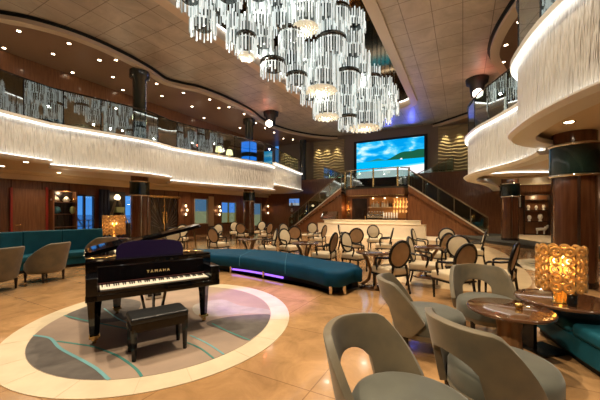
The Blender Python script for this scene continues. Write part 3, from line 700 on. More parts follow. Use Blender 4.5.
# ================================================================== LEFT WALL FITTINGS
# display niche with ornaments
u0, dd = wu(48.5); u1, _ = wu(73)
t = thing('display_cabinet', 'open dark display cabinet of ornaments left of the blue window', 'cabinet', (*R((u0+u1)/2, WL), 0), RZ)
w = u1-u0
MB().box((.06, 0, 1.3), (.03, w, 2.55)).build('back_panel', M['wood_dark'], t)
for s in (-1, 1): MB().box((.22, s*(w/2-.03), 1.3), (.40, .06, 2.6)).build('side_panel', M['wood_mid'], t)
for z in (.9, 1.5, 2.05): MB().box((.22, 0, z), (.38, w-.14, .03)).build('shelf', M['wood_mid'], t)
MB().box((.22, 0, 2.57), (.40, w, .06)).build('top', M['wood_mid'], t)
def orn(du, z, m, prof, label, cat, name):
    o = MB().lathe(prof, 14).build(name, m, None, loc=(*R((u0+u1)/2+du, WL+.26), z)); o.scale = (.8, .8, .95); tag(o, label, cat)
orn(-.35, 2.066, M['white'], [(.05, 0), (.22, .08), (.15, .22), (.05, .30)], 'cream shell-like bowl at the left of the top shelf of the left cabinet', 'ornament', 'shell_bowl')
orn(.1, 2.066, M['white'], [(.12, 0), (.20, .1), (.06, .26)], 'cream rounded ornament at the middle of the top cabinet shelf', 'ornament', 'ornament')
orn(.42, 2.066, M['brass'], [(.08, 0), (.14, .1), (.05, .22)], 'small brass vase at the right of the top cabinet shelf', 'vase', 'vase')
orn(-.3, 1.516, mat('blue_glaze', (.05, .16, .22), .2), [(.06, 0), (.24, .12), (.18, .3), (.08, .36)], 'blue glazed round vase on the middle cabinet shelf', 'vase', 'vase')
orn(.35, 1.516, M['green_book'], [(.05, 0), (.14, .1), (.12, .3), (.05, .38)], 'olive glazed jar on the middle cabinet shelf', 'jar', 'jar')
x, y = R((u0+u1)/2, WL+.45); light('cabinet_light', 'POINT', (x, y, 2.5), 10, (1, .75, .45), .05)
# curtain and sculpture panel between the windows
ua, _ = wu(97); ub, _ = wu(106)
mb = MB()
k = 0; uu = ua+.1
while uu < ub: mb.lathe([(.09, 0), (.10, 1.2), (.09, 2.75)], 10, (WL+.18, uu, .02)); uu += .17
tag(rbuild(mb, 'window_curtain', M['navy']), 'dark navy curtain between the blue window and the tower sculpture', 'curtain')
us, _ = wu(113.5)
t = thing('tower_sculpture', 'dark lattice tower sculpture with arched foot and lit head between the windows', 'sculpture', (*R(us, WL+.35), 0), RZ)
MB().box((-.25, .1, 1.35), (.04, .95, 2.7)).build('back_panel', M['dark'], t)
MB().box((0, .1, .5), (.5, .95, 1.0)).build('plinth', M['wood_dark'], t)
for s in (-1, 1):
    for s2 in (-1, 1): MB().tube([(s2*.15, s*.5, 1.0), (s2*.1, s*.3, 1.5), (s2*.05, s*.12, 2.1), (0, s*.04, 2.5)], .03).build('leg', mat('bronze', (.22, .18, .12), .35, .8), t)
MB().tube([(.16, .45*math.cos(a*PI/8), 1.0+.38*math.sin(a*PI/8)) for a in range(9)], .03).build('arch', M['chrome'], t)
MB().box((0, .1, 1.72), (.25, .42, .30)).build('platform', M['green_book'], t)
MB().lathe([(.1, 0), (.16, .12), (.06, .28)], 12, (0, 0, 2.25)).build('lamp_head', M['shade'], t)
# red and crystal sconces on the left wall
def sconce(px, py0, py1, label):
    u, d = wu(px); t = thing('wall_sconce', label, 'wall light', (*R(u, WL+.01), zp(py1, d)), RZ); h = zp(py0, d)-zp(py1, d)
    MB().box((0, 0, h/2), (.03, .16, h)).build('back_plate', M['wood_dark'], t)
    for k in range(3): MB().lathe([(.015, 0), (.06, .05), (.06, .13), (.015, .18)], 10, (.10, (.06 if k % 2 else -.06), h*(.1+.3*k))).build('crystal_bud', M['shade'], t)
    X, Y = R(u, WL+.35); light('sconce_light', 'POINT', (X, Y, zp(py1, d)+h/2), 5, (1, .5, .2), .06)
sconce(185.5, 203, 217, 'three-bud sconce left of the first pale picture window'); sconce(219, 204, 217, 'three-bud sconce between the two pale picture windows'); sconce(267.5, 204, 215, 'three-bud sconce by the red-curtained doorway')
# gold-framed recess panels around picture windows
for i, (a, b, c_, e, lab) in enumerate(((191, 213.5, 196.5, 226, 'pale stone surround of the first picture window'), )):
    o = wall_px_box('window_surround', 208.3, 213.5, c_, e, .04, mat('pale_surround', (.48, .36, .22), .4)); tag(o, 'pale vertical stone panel at the right edge of the first picture window', 'wall panel')
# right far display cabinet
t = thing('display_cabinet', 'tall lit display cabinet of white figures far right between the columns', 'cabinet', (*R(23.97, 4.07), .15), RZ)
MB().box((0, -.02, 1.25), (1.25, .04, 2.5)).build('back_panel', M['wood_mid'], t)
for z in (.05, .85, 1.55, 2.2): MB().box((0, -.22, z), (1.2, .40, .04)).build('shelf', M['wood_dark'], t)
for q in (-1, 1): MB().box((q*.62, -.22, 1.25), (.06, .42, 2.5)).build('side_panel', M['wood_dark'], t)
MB().box((0, -.22, 2.52), (1.3, .42, .06)).build('top', M['wood_dark'], t)
def fig(dv, z, label, name, cat, s=1, dog=False):
    mb = MB()
    if dog:
        mb.tube([(-.28, 0, .30), (0, 0, .34), (.2, 0, .34), (.3, 0, .5)], .11, 10); mb.lathe([(.02, 0), (.1, .06), (.1, .14), (.02, .2)], 10, (.38, 0, .46))
        for a in (-.22, .16):
            for b in (-.06, .06): mb.tube([(a, b, .3), (a, b, 0)], .035, 8)
    else: mb.lathe([(.10, 0), (.05, .08), (.13, .22), (.10, .36), (.04, .42)], 12)
    o = mb.build(name, M['white'], None, loc=(*R(23.97-.22, 4.07+dv), z+.15), rz=RZ); o.scale = (s, s, s); tag(o, label, cat)
fig(.25, .071, 'white animal figurine on the bottom shelf of the far right cabinet', 'figurine', 'figurine', .9, True)
fig(.2, .871, 'white coral-like ornament on the middle shelf of the far right cabinet', 'ornament', 'ornament', 1.1)
fig(-.35, .871, 'left pale ornament on the middle shelf of the far right cabinet', 'ornament', 'ornament', .9)
fig(-.4, 1.571, 'left pale vase on the top shelf of the far right cabinet', 'vase', 'vase', .8); fig(0, 1.571, 'middle pale vase on the top shelf of the far right cabinet', 'vase', 'vase', .7); fig(.38, 1.571, 'right pale vase on the top shelf of the far right cabinet', 'vase', 'vase', .8)
x, y = R(23.2, 4.07); light('cabinet_light', 'POINT', (x, y, 2.55), 22, (1, .75, .42), .08)
pf = MB(); rbox(pf, 23.95, 23.995, 3.05, 3.36, 1.85, 2.65); pf = rbuild(pf, 'picture_frame', M['frame_wood']); tag(pf, 'small dark framed picture right of the column on the raised deck', 'picture')
mb = MB(); rbox(mb, 23.94, 23.949, 3.1, 3.31, 1.92, 2.58); mb.build('print', M['white'], pf)
# ================================================================== UPPER GALLERY FITTINGS
for i, (px, d, lab) in enumerate(((50, 12.0, 'dark upper gallery armchair nearest the left edge behind the glass'), (75, 13.1, 'second dark upper gallery armchair with tan seat behind the glass'), (112, 14.4, 'third upper gallery armchair with tan seat left of the black column'), (180, 17.8, 'upper gallery armchair right of the black column behind the glass'))):
    x, y = dp(px, d); t = thing('gallery_armchair', lab, 'armchair', (x, y, 4.55), face(.3, -1), 'upper gallery armchairs')
    MB().box((0, 0, .36), (.7, .65, .14)).build('seat', M['tan_fab'], t, bevel=.04)
    MB().box((0, -.32, .55), (.75, .12, .6)).build('backrest', M['navy'], t, bevel=.04)
    for s in (-1, 1): MB().box((s*.38, 0, .42), (.1, .65, .34)).build('armrest', M['navy'], t, bevel=.03)
    for sx in (-1, 1):
        for sy in (-1, 1): MB().lathe([(.02, 0), (.03, .30)], 8, (sx*.3, sy*.26, 0)).build('leg', M['frame_wood'], t)
for px, d, lab in ((219, 19.5, 'lit table lamp at left of the pair behind the upper left glass'), (229.5, 20.5, 'lit table lamp at right of the pair behind the upper left glass')):
    x, y = dp(px, d); t = thing('side_table', 'small dark table under the %s gallery lamp' % ('left' if px < 225 else 'right'), 'table', (x, y, 4.55))
    MB().lathe([(.3, .5), (.3, .54)], 20).build('table_top', M['table_top'], t); MB().lathe([(.2, 0), (.03, .03), (.03, .5)], 14).build('pedestal', M['frame_wood'], t)
    l = thing('table_lamp', lab, 'lamp', (x, y, 5.09)); MB().lathe([(.1, 0), (.05, .1), (.09, .3), (.02, .45)], 14).build('base', M['brass'], l)
    MB().lathe([(.24, .42), (.17, .75)], 18).build('lamp_shade', M['shade'], l)
xb, yb = dp(252.5, 23.2); t = thing('lit_column', 'blue-lit glass drum around the far gallery column', 'light', (xb, yb, 4.55))
t.location = (*dp(249, 22), 4.55)
for z in (.3, 1.35): MB().lathe([(.55, z), (.55, z+.75)], 24).build('blue_band', M['blue_lit'], t)
MB().lathe([(.57, 0), (.57, .3)], 24).build('base', M['black'], t); MB().lathe([(.57, 1.05), (.57, 1.35)], 24).build('middle_ring', M['black'], t)
# gallery spotlights (dark cans)
for px, py, d, lab in ((271, 115, 21.4, 'black ceiling spotlight can with glowing lens above the far left gallery'), (477, 80, 15.2, 'black ceiling spotlight can with glowing lens beside the right gallery glass')):
    zc = ZG+.21; x, y = gp(px, 112.5 if px < 400 else 79, zc); t = thing('spotlight', lab, 'spotlight', (x, y, zc))
    r = .36
    MB().lathe([(r*1.5, 0), (r*1.4, -.25), (r, -.3), (r*.8, -.9)][::-1], 24).build('housing', M['black'], t)
    mb = MB(); mb.lathe([(.05, -.24), (.22, -.12), (.24, 0), (.22, .12), (.05, .24)], 16, (-.1, -.25, -.85)); mb.build('lens', emis('spot_lens_%d' % px, (1, .80, .66), 6), t)
    light('spot_glow', 'POINT', (x-.3, y-1.0, zc-.55), 8, (1, .12, .06), .05)
# ================================================================== CHANDELIER
ch = thing('chandelier', 'huge tiered chandelier of crystal rod drums hanging from the ceiling void', 'chandelier', (*R(12, VC), ZG+1.69))
cox, coy, coz = ch.location
drums = [  # px, bottom py, width px, height px, depth, disc
 (203, 36, 27, 26, 8.3, 0), (190, 9, 26, 30, 7.8, 0), (214, 20, 24, 30, 8.8, 0), (237, 50, 22, 34, 9.0, 0), (246.6, 58, 20, 38, 8.8, 1), (260, 36, 26, 34, 9.6, 0), (263, 52, 22, 22, 9.3, 0), (273, 77, 26, 24, 9.8, 0),
 (228, 4, 30, 22, 8.2, 0), (258, 4, 26, 26, 9, 0), (291, 60, 26, 52, 10.2, 0), (305, 30, 34, 42, 10, 1), (281, 34, 22, 36, 10, 0), (297, 90, 22, 24, 10.8, 0), (308, 84, 22, 40, 11.2, 0), (321, 92, 40, 34, 11.4, 1),
 (331, 62, 32, 40, 11, 0), (352, 62, 27, 26, 11.6, 0), (352, 33, 28, 18, 11.4, 0), (338, 30, 24, 36, 10.8, 0), (325, 26, 24, 36, 10.4, 0), (327, 118, 30, 26, 12.2, 1), (347, 92, 26, 34, 12.2, 0), (345, 112, 24, 28, 12.8, 0),
 (364, 129, 38, 26, 13.6, 1), (348, 130, 20, 22, 13.2, 0), (381, 124, 20, 24, 14, 0), (377, 109, 24, 20, 14, 1), (372, 90, 18, 22, 13.6, 0), (360, 104, 22, 26, 13.2, 0), (385, 95, 15, 16, 14.6, 0), (394, 116, 10, 26, 15.6, 0), (390, 106, 14, 20, 15, 0), (362, 78, 18, 24, 12.6, 0), (311, 104, 22, 20, 12, 0), (276, 12, 22, 30, 9.6, 0), (302, 2, 30, 26, 9.6, 0), (150, -20, 34, 40, 7, 1), (185, -30, 34, 40, 7.4, 0), (120, -55, 36, 40, 6, 0), (225, -35, 34, 40, 8.0, 1), (160, -75, 40, 44, 6.2, 0), (265, -25, 34, 40, 8.8, 0), (85, -95, 44, 50, 5.2, 1), (130, -120, 44, 50, 5.4, 0), (200, -90, 40, 44, 6.8, 1), (310, -40, 34, 40, 9.4, 0), (240, -80, 40, 44, 7.6, 0),
]
for i, (px, pb, wpx, hpx, d, disc) in enumerate(drums):
    x, y = dp(px, d); r = wpx/2/F*d*.93; h = hpx/F*d*.92; zb = zp(pb, d)
    lx, ly, lz = x-cox, y-coy, zb-coz
    r = max(r, .2)
    MB().lathe([(r*.62, h*.22), (r*.62, h*.98)], 20, (lx, ly, lz)).build('inner_core', M['core'], None) if False else None
    fr = MB(); nr = max(10, int(2*PI*r/.10)); g = MB()
    for k in range(nr):
        a = 2*PI*k/nr; rr = r; j = (.12 if k % 2 else 0)*min(1, h)
        q = fr; q.cur = 1 if (k*7+i) % 3 == 0 else 0
        q.tube([(lx+rr*math.cos(a), ly+rr*math.sin(a), lz+j), (lx+rr*math.cos(a), ly+rr*math.sin(a), lz+h*.56-j*.3)], .025, 6, smooth=False)
        a += PI/nr
        q.cur = 1 if (k*5+i) % 3 == 0 else 0
        q.tube([(lx+rr*.93*math.cos(a), ly+rr*.93*math.sin(a), lz+h*.5), (lx+rr*.93*math.cos(a), ly+rr*.93*math.sin(a), lz+h+j)], .025, 6, smooth=False)
    dr_ = fr.build('crystal_drum', [M['rods'], M['rods_grey']], ch)
    hb = h*.53
    MB().lathe([(r*.66, h*.30), (r*.66, h*.97)], 20, (lx, ly, lz)).build('inner_core', M['core'], dr_)
    if i % 3 == 1: MB().lathe([(r*.86, hb-.02), (r*1.06, hb-.02), (r*1.06, hb+.13), (r*.86, hb+.13), (r*.86, hb-.02)], 28, (lx, ly, lz)).build('metal_band', M['band'], dr_)
    MB().lathe([(.018, hb), (.018, -lz)], 8, (lx, ly, lz)).build('hanging_rod', M['band'], dr_)
    mb = MB()
    for k in range(3): a = k*2*PI/3; mb.beam((lx, ly, lz+hb+.06), (lx+r*.82*math.cos(a), ly+r*.82*math.sin(a), lz+hb+.06), .02, .02)
    mb.build('spider_bracket', M['band'], dr_)
    if disc:
        mb = MB(); mb.lathe([(.001, .03), (r*.8, .03), (r*.86, .06), (r*.8, .09), (.001, .09)], 28, (lx, ly, lz))
        for k in range(70):
            a = k*2.39996; q = r*.84*math.sqrt((k+.5)/70); mb.lathe([(.002, -.035), (r*.085, 0), (.002, .035)], 5, (lx+q*math.cos(a), ly+q*math.sin(a), lz), False)
        mb.build('crystal_disc', M['disc'], dr_)
    if i % 3 == 0 or disc: light('chandelier_bulb', 'POINT', (x, y, zb-.12), 8, (1, .95, .84), .05)
# ================================================================== STAGE FLOOR
def ell(c, a, b, ang, n=72): return [(c[0]+a*math.cos(t)*math.cos(ang)-b*math.sin(t)*math.sin(ang), c[1]+a*math.cos(t)*math.sin(ang)+b*math.sin(t)*math.cos(ang)) for t in [2*PI*k/n for k in range(n)]]
ang = math.atan2(.96, -.28); SC = (-2.04, 4.62)
E1 = ell(SC, 1.795, 1.575, ang); E2 = ell(SC, 2.08, 1.86, ang)
mb = MB(); nn = len(E1)
o_, i_ = [(x, y, .006) for x, y in E2], [(x, y, .006) for x, y in E1]; ob = [(x, y, 0) for x, y in E2]
mb.add(o_+i_, [(k, (k+1) % nn, nn+(k+1) % nn, nn+k) for k in range(nn)], False); mb.add(o_+ob, [(k, (k+1) % nn, nn+(k+1) % nn, nn+k) for k in range(nn)], False)
mb.cur = 1
for k in range(20):
    t_ = k*nn//20; a, b = E1[t_], E2[t_]; mb.beam((a[0], a[1], .0062), (b[0], b[1], .0062), .006, .002)
tag(mb.build('stone_ring', [mat('pale_ring_stone', (.70, .60, .43), .22, noise=.12, nscale=4), mat('ring_joint', (.48, .38, .25), .5)]), 'pale cream stone ring set in the floor around the piano carpet', 'floor inlay')
cm = mat('stage_carpet', (.37, .275, .205), .95, col2=(.23, .175, .14), nscale=1.1, bump=.15, bscale=150)
mb = MB(); mb.add([(x, y, .009) for x, y in E1], [tuple(range(nn))], False)
mb.add([(x, y, .009) for x, y in E1]+[(x, y, 0.001) for x, y in E1], [(k, (k+1) % nn, nn+(k+1) % nn, nn+k) for k in range(nn)], False)
def cpoly(pix, k, z):
    mb.cur = k; P = [gp(a, b) for a, b in pix]; mb.add([(x, y, z) for x, y in P], [tuple(range(len(P)))], False)
def clip(pts):   # keep inside the ellipse
    out = []
    for x, y in pts:
        dx, dy = x-SC[0], y-SC[1]; ca, sa = math.cos(ang), math.sin(ang); a = (dx*ca+dy*sa)/1.79; b = (-dx*sa+dy*ca)/1.57; q = math.hypot(a, b)
        out.append((SC[0]+dx/max(q, 1), SC[1]+dy/max(q, 1)))
    return out
def cline(pix, w, k, z=.0115):
    P = clip(spline([gp(a, b) for a, b in pix], 6)); mb.cur = k
    mb.sweep(P, [(-w/2, z), (w/2, z), (w/2, z-.002), (-w/2, z-.002)], 1)
dark = clip(spline([gp(a, b) for a, b in ((20, 350), (25, 342), (34, 337), (50, 339.5), (60, 349), (82, 361), (97, 370), (108, 381), (90, 384), (60, 381), (40, 374), (24, 360))], 5, True))
mb.cur = 1; mb.add([(x, y, .0095) for x, y in dark], [tuple(range(len(dark)))], False)
band1 = clip(spline([gp(a, b) for a, b in ((66, 316), (85, 307), (110, 299), (140, 302), (130, 318), (100, 324), (80, 322))], 5, True))
mb.add([(x, y, .0095) for x, y in band1], [tuple(range(len(band1)))], False)
band2 = clip(spline([gp(a, b) for a, b in ((206, 324), (225, 318), (255, 315), (272, 316), (268, 326), (255, 337), (245, 341), (225, 332))], 5, True))
mb.add([(x, y, .0095) for x, y in band2], [tuple(range(len(band2)))], False)
mb.cur = 2
lt = clip(spline([gp(a, b) for a, b in ((195, 305), (222, 300), (240, 306), (268, 310), (270, 314), (245, 314), (215, 317), (196, 315))], 5, True))
mb.add([(x, y, .0097) for x, y in lt], [tuple(range(len(lt)))], False)
cline(((33, 336), (50, 339), (60, 349), (82, 361), (97, 370), (109, 381)), .035, 3)
cline(((57, 342), (75, 344.5), (95, 348), (118, 357), (135, 369), (142, 378)), .028, 4)
cline(((104, 309), (116, 318), (128, 324)), .02, 3)
cline(((64, 316), (85, 321), (110, 326), (130, 330)), .03, 4)
cline(((186, 343), (200, 349), (212, 358), (216, 362)), .022, 4); cline(((190, 336), (205, 343), (218, 351), (226, 357)), .022, 3)
cline(((212, 324), (228, 332), (250, 341)), .022, 4)
tag(mb.build('stage_carpet', [cm, mat('dark_carpet_wave', (.125, .11, .10), .95, noise=.3, nscale=6), mat('pale_carpet_wave', (.36, .33, .27), .95, noise=.2, nscale=6), mat('teal_carpet_line', (.14, .33, .36), .9), mat('green_carpet_line', (.05, .20, .18), .9)]), 'oval taupe carpet with teal wave lines beneath the grand piano', 'carpet')
# right round carpet
RC = (8.1, 8.5)
E3 = ell(RC, 1.5, 1.4, .9); E4 = ell(RC, 1.82, 1.72, .9)
mb = MB(); o_, i_ = [(x, y, .006) for x, y in E4], [(x, y, .006) for x, y in E3]
mb.add(o_+i_, [(k, (k+1) % nn, nn+(k+1) % nn, nn+k) for k in range(nn)], False); mb.add(o_+[(x, y, 0) for x, y in E4], [(k, (k+1) % nn, nn+(k+1) % nn, nn+k) for k in range(nn)], False)
tag(mb.build('stone_ring', bpy.data.materials['pale_ring_stone']), 'pale stone ring in the floor behind the gold crystal lamp', 'floor inlay')
mb = MB(); mb.add([(x, y, .009) for x, y in E3]+[(x, y, 0) for x, y in E3], [tuple(range(nn))]+[(k, (k+1) % nn, nn+(k+1) % nn, nn+k) for k in range(nn)], False)
for k in range(7):
    mb.cur = 1+k % 2; yy = 7.25+k*.42
    P = []
    for q in range(31):
        X = 6.6+q*.1; P.append((X, yy+.12*math.sin(X*1.4)))
    mb.sweep([p for p in P if math.hypot((p[0]-RC[0]), (p[1]-RC[1])) < 1.35], [(-.10, .0105), (.10, .0105), (.1, .0095), (-.1, .0095)], 1)
tag(mb.build('striped_carpet', [mat('olive_carpet', (.36, .31, .20), .95, noise=.2), mat('grey_stripe', (.16, .145, .12), .95), mat('dark_stripe', (.09, .085, .07), .95)]), 'round olive carpet with grey wavy stripes behind the gold crystal lamp', 'carpet')
# ================================================================== GRAND PIANO
pa = math.atan2(.578, .816)
pn = thing('grand_piano', 'black lacquered grand piano with open lid on the oval carpet', 'piano', (-1.92, 3.97, .009), pa)
# case outline, local: x along the keyboard, y away from the player
side = [(-.75, .02), (-.75, 1.05), (-.70, 1.32), (-.50, 1.42), (-.28, 1.38), (-.05, 1.18), (.15, .95), (.45, .78), (.66, .64), (.75, .45), (.75, .02)]
rim = [(-.75, .02), (-.75, .5)]+spline([(-.75, .95), (-.74, 1.2), (-.62, 1.38), (-.42, 1.42), (-.22, 1.33), (-.02, 1.12), (.18, .93), (.45, .80), (.66, .66), (.74, .48)], 5)+[(.75, .40), (.75, .02)]
mb = MB(); mb.prism(rim, .66, .97, True); mb.build('case', M['piano'], pn)
MB().box((0, .60, .972), (1.2, .3, .004)).build('iron_plate', M['brass'], pn)
for s in (-1, 1):
    mb = MB(); mb.prism([(s*.75, .05), (s*.75, -.30), (s*.745, -.36), (s*.635, -.36), (s*.63, -.30), (s*.63, .05)] if s > 0 else [(-.75, .05), (-.63, .05), (-.63, -.30), (-.635, -.36), (-.745, -.36), (-.75, -.30)], .60, .86)
    mb.build('key_arm', M['piano'], pn, bevel=.008)
MB().box((0, -.15, .635), (1.5, .42, .07)).build('keybed', M['piano'], pn, bevel=.006)
MB().box((0, -.335, .685), (1.27, .035, .04)).build('key_slip', M['piano'], pn)
MB().box((0, -.06, .705), (1.26, .02, .07)).build('felt_strip', M['felt'], pn)
mb = MB()
P = [(-.03, .74), (.0, .92), (.05, .96), (.05, .70), (-.03, .70)]
mb.add([(-.63, y, z) for y, z in P]+[(.63, y, z) for y, z in P], [(0, 1, 2, 3, 4), (9, 8, 7, 6, 5)]+[(i, (i+1) % 5, 5+(i+1) % 5, 5+i) for i in range(5)], False); fb = mb.build('fallboard', M['piano'], pn)
fc = bpy.data.curves.new('lettering', 'FONT'); fc.body = 'YAMAHA'; fc.size = .052; fc.align_x = 'CENTER'; fc.extrude = .001; fc.space_character = 1.5
fo = bpy.data.objects.new('tmp', fc); me = bpy.data.meshes.new_from_object(fo); bpy.data.objects.remove(fo)
me.materials.append(mat('gold_lettering', (.95, .72, .35), .5)); lo = bpy.data.objects.new('lettering', me); C.objects.link(lo); lo.parent = fb; lo.location = (.04, -.025, .80); lo.rotation_euler = (math.radians(80), 0, 0); lo['label'] = 'gold maker lettering'
kw = 1.225/52
for i in range(52):
    MB().box((-.6125+kw*(i+.5), -.195, .705), (kw-.0018, .25, .03)).build('white_key', M['ivory'], pn)
pat = [1, 0, 1, 1, 0, 1, 1]  # after A: black, after B none, C, D black, E none, F, G black
for i in range(51):
    if pat[i % 7]: MB().box((-.6125+kw*(i+1), -.135, .728), (.011, .13, .018)).build('black_key', M['frame_wood'], pn)
mb = MB()
P = spline([(-.42, 0), (-.42, .11), (-.36, .18), (-.22, .21), (0, .21), (.22, .21), (.36, .18), (.42, .11), (.42, 0)], 4)
mb.add([(x, .24+z*.3, .985+z) for x, z in P]+[(x, .265+z*.3, .985+z) for x, z in P], [tuple(range(len(P))), tuple(range(len(P), 2*len(P)))[::-1]]+[(i, (i+1) % len(P), len(P)+(i+1) % len(P), len(P)+i) for i in range(len(P))], False)
mb.build('music_desk', M['desk'], pn)
MB().box((0, .22, .98), (1.0, .10, .02)).build('desk_shelf', M['piano'], pn)
mb = MB(); mb.box((-.0, .08, .985), (1.5, .12, .02)); mb.build('front_rail', M['piano'], pn)
# lid, hinged along the left side, propped open on the short stick
la = math.radians(13)
lid = MB(); lidp = [(p[0]*1.012+.75*1.012, p[1]*1.01) for p in rim if p[1] > .44]; lidp = [(0, .36)]+lidp+[(1.52, .36)]
lid.prism(lidp, 0, .022); lo = lid.build('lid', M['piano'], pn, loc=(-.76, 0, 1.01)); lo.rotation_euler = (0, -la, 0)
lf = MB(); lf.box((.76, .52, .036), (1.5, .30, .02)); lf.build('front_flap', M['piano'], lo)
MB().beam((.70, .55, .97), (.66, .55, .99+math.tan(la)*1.42), .015, .015).build('lid_prop', M['brass'], pn)
MB().tube([(-.74, .30, 1.0), (.74, .30, 1.0)], .006, 6).build('hinge', M['brass'], pn)
for x, y in ((-.66, .05), (.66, .05), (-.35, 1.15)):
    mb = MB(); mb.lathe([(.075, .64), (.085, .55), (.07, .45), (.05, .12), (.045, .10)], 4, (x, y, 0), False); l = mb.build('leg', M['piano'], pn)
    mb = MB(); mb.box((x, y, .085), (.11, .09, .03)); mb.lathe([(.035, 0), (.035, .03)], 12, (x, y, .04)); mb.tube([(x-.02, y, .035), (x+.02, y, .035)], .035, 12); mb.build('caster', M['brass'], l)
ly = MB(); ly.box((0, .1, .22), (.36, .12, .08))
for s in (-1, 1): ly.beam((s*.10, .1, .25), (s*.17, .1, .62), .05, .03)
ly.beam((0, .1, .25), (0, .1, .62), .10, .02)
ly = ly.build('pedal_lyre', M['piano'], pn)
for x in (-.1, 0, .1): MB().box((x, -.04, .20), (.045, .18, .02)).build('pedal', M['brass'], ly, bevel=.006)
mb = MB(); mb.box((0, .40, .57), (.85, .5, .12)); mb.build('under_frame', M['wood_dark'], pn)
# bench
bn = thing('piano_bench', 'black leather-topped piano bench in front of the keyboard', 'bench', (-1.64, 3.46, .009), math.atan2(.6, .8))
mb = MB(); mb.box((0, 0, .425), (.60, .36, .07)); mb.build('cushion', M['leather'], bn, bevel=.025, seg=3)
MB().box((0, 0, .35), (.58, .34, .09)).build('apron', M['piano'], bn)
for sx in (-1, 1):
    for sy in (-1, 1): MB().lathe([(.021, 0), (.036, .34)], 4, (sx*.262, sy*.142, 0), False).build('leg', M['piano'], bn)
# box monitor / floor wedge under the piano tail
x, y = gp(146, 303); t = thing('floor_speaker', 'small lilac-lit box on the carpet beneath the piano', 'speaker', (x, y+.3, .01), .5)
MB().box((0, 0, .14), (.30, .25, .26)).build('cabinet', M['white'], t, bevel=.02); MB().box((0, -.128, .15), (.22, .01, .18)).build('grille', M['frame_wood'], t)
# ================================================================== BLUE CURVED OTTOMAN
fr = [gp(a, b) for a, b in ((190, 270), (218, 272), (245, 275.5), (272, 281), (305, 288.5), (325, 295.5))]
bk = [gp(a, b, .47) for a, b in ((192, 248.8), (230, 248.6), (260, 249.5), (280, 251.2), (299, 254), (329, 260))]
frc = spline(fr, 5); bkc = spline(bk, 5)
endc = spline([frc[-1], (gp(342, 296.5)[0], gp(342, 296.5)[1]), (gp(355, 291)[0], gp(355, 291)[1]), (1.28, 6.15), (1.18, 6.7), bkc[-1]], 5)
out = frc+endc[1:-1]+bkc[::-1]
cxo = sum(p[0] for p in out)/len(out); cyo = sum(p[1] for p in out)/len(out)
t = thing('curved_ottoman', 'long curved petrol-blue velvet bench with steel feet between piano and dining tables', 'ottoman', (cxo, cyo, 0))
loc_ = [(x-cxo, y-cyo) for x, y in out]
def inset(P, d):
    n = len(P); Q = []
    for i in range(n):
        a, b = P[i-1], P[(i+1) % n]; tx, ty = b[0]-a[0], b[1]-a[1]; L = math.hypot(tx, ty) or 1; Q.append((P[i][0]-ty/L*d, P[i][1]+tx/L*d))
    return Q
area = sum(loc_[i][0]*loc_[(i+1) % len(loc_)][1]-loc_[(i+1) % len(loc_)][0]*loc_[i][1] for i in range(len(loc_)))
sg = 1 if area > 0 else -1
def ottoman_skin():
    mb = MB(); rows = [(.03, .17), (0, .20), (0, .41), (.02, .445), (.06, .468), (.14, .475)]; n = len(loc_); vs = []
    for d, z in rows: vs += [(x, y, z) for x, y in inset(loc_, d*sg)]
    fs = [(r*n+i, r*n+(i+1) % n, (r+1)*n+(i+1) % n, (r+1)*n+i) for r in range(len(rows)-1) for i in range(n)]
    mb.add(vs, fs, True); mb.fill([[(v[0], v[1]) for v in vs[-n:]]], rows[-1][1]); mb.fill([[(v[0], v[1]) for v in vs[:n]]], rows[0][1]); return mb
mb = ottoman_skin(); mb.build('seat', M['blue'], t)
mb = MB()
for k in (9, 17):
    a = frc[k]; b = bkc[int(k*len(bkc)/len(frc))]
    mb.tube([(a[0]-cxo, a[1]-cyo, .22), (a[0]-cxo, a[1]-cyo, .43), (a[0]-cxo+.05*(b[0]-a[0]), a[1]-cyo+.05*(b[1]-a[1]), .474), (b[0]-cxo, b[1]-cyo, .474)], .006, 6)
mb.build('seam_piping', mat('lighter_blue_piping', (.03, .16, .26), .5), t)
mb = MB(); mb.prism(inset(loc_, .22*sg), .02, .17); mb.build('plinth', M['black'], t)
strip = [(x-cxo, y-cyo) for x, y in frc[7:-9]]
mb = MB(); mb.sweep(strip, [(-.17, .06), (-.14, .06), (-.14, .10), (-.17, .10)], 1 if sg > 0 else 1); mb.build('under_glow_strip', emis('violet_glow', (.35, .14, 1), 1.6), t)
for px, py in ((329.6, 295.5), (343.4, 295.5), (229, 273), (262, 279)):
    x, y = gp(px, py); x += .03; y += .08
    MB().lathe([(.035, 0), (.035, .18)], 12, (x-cxo, y-cyo, 0)).build('foot', M['chrome'], t)
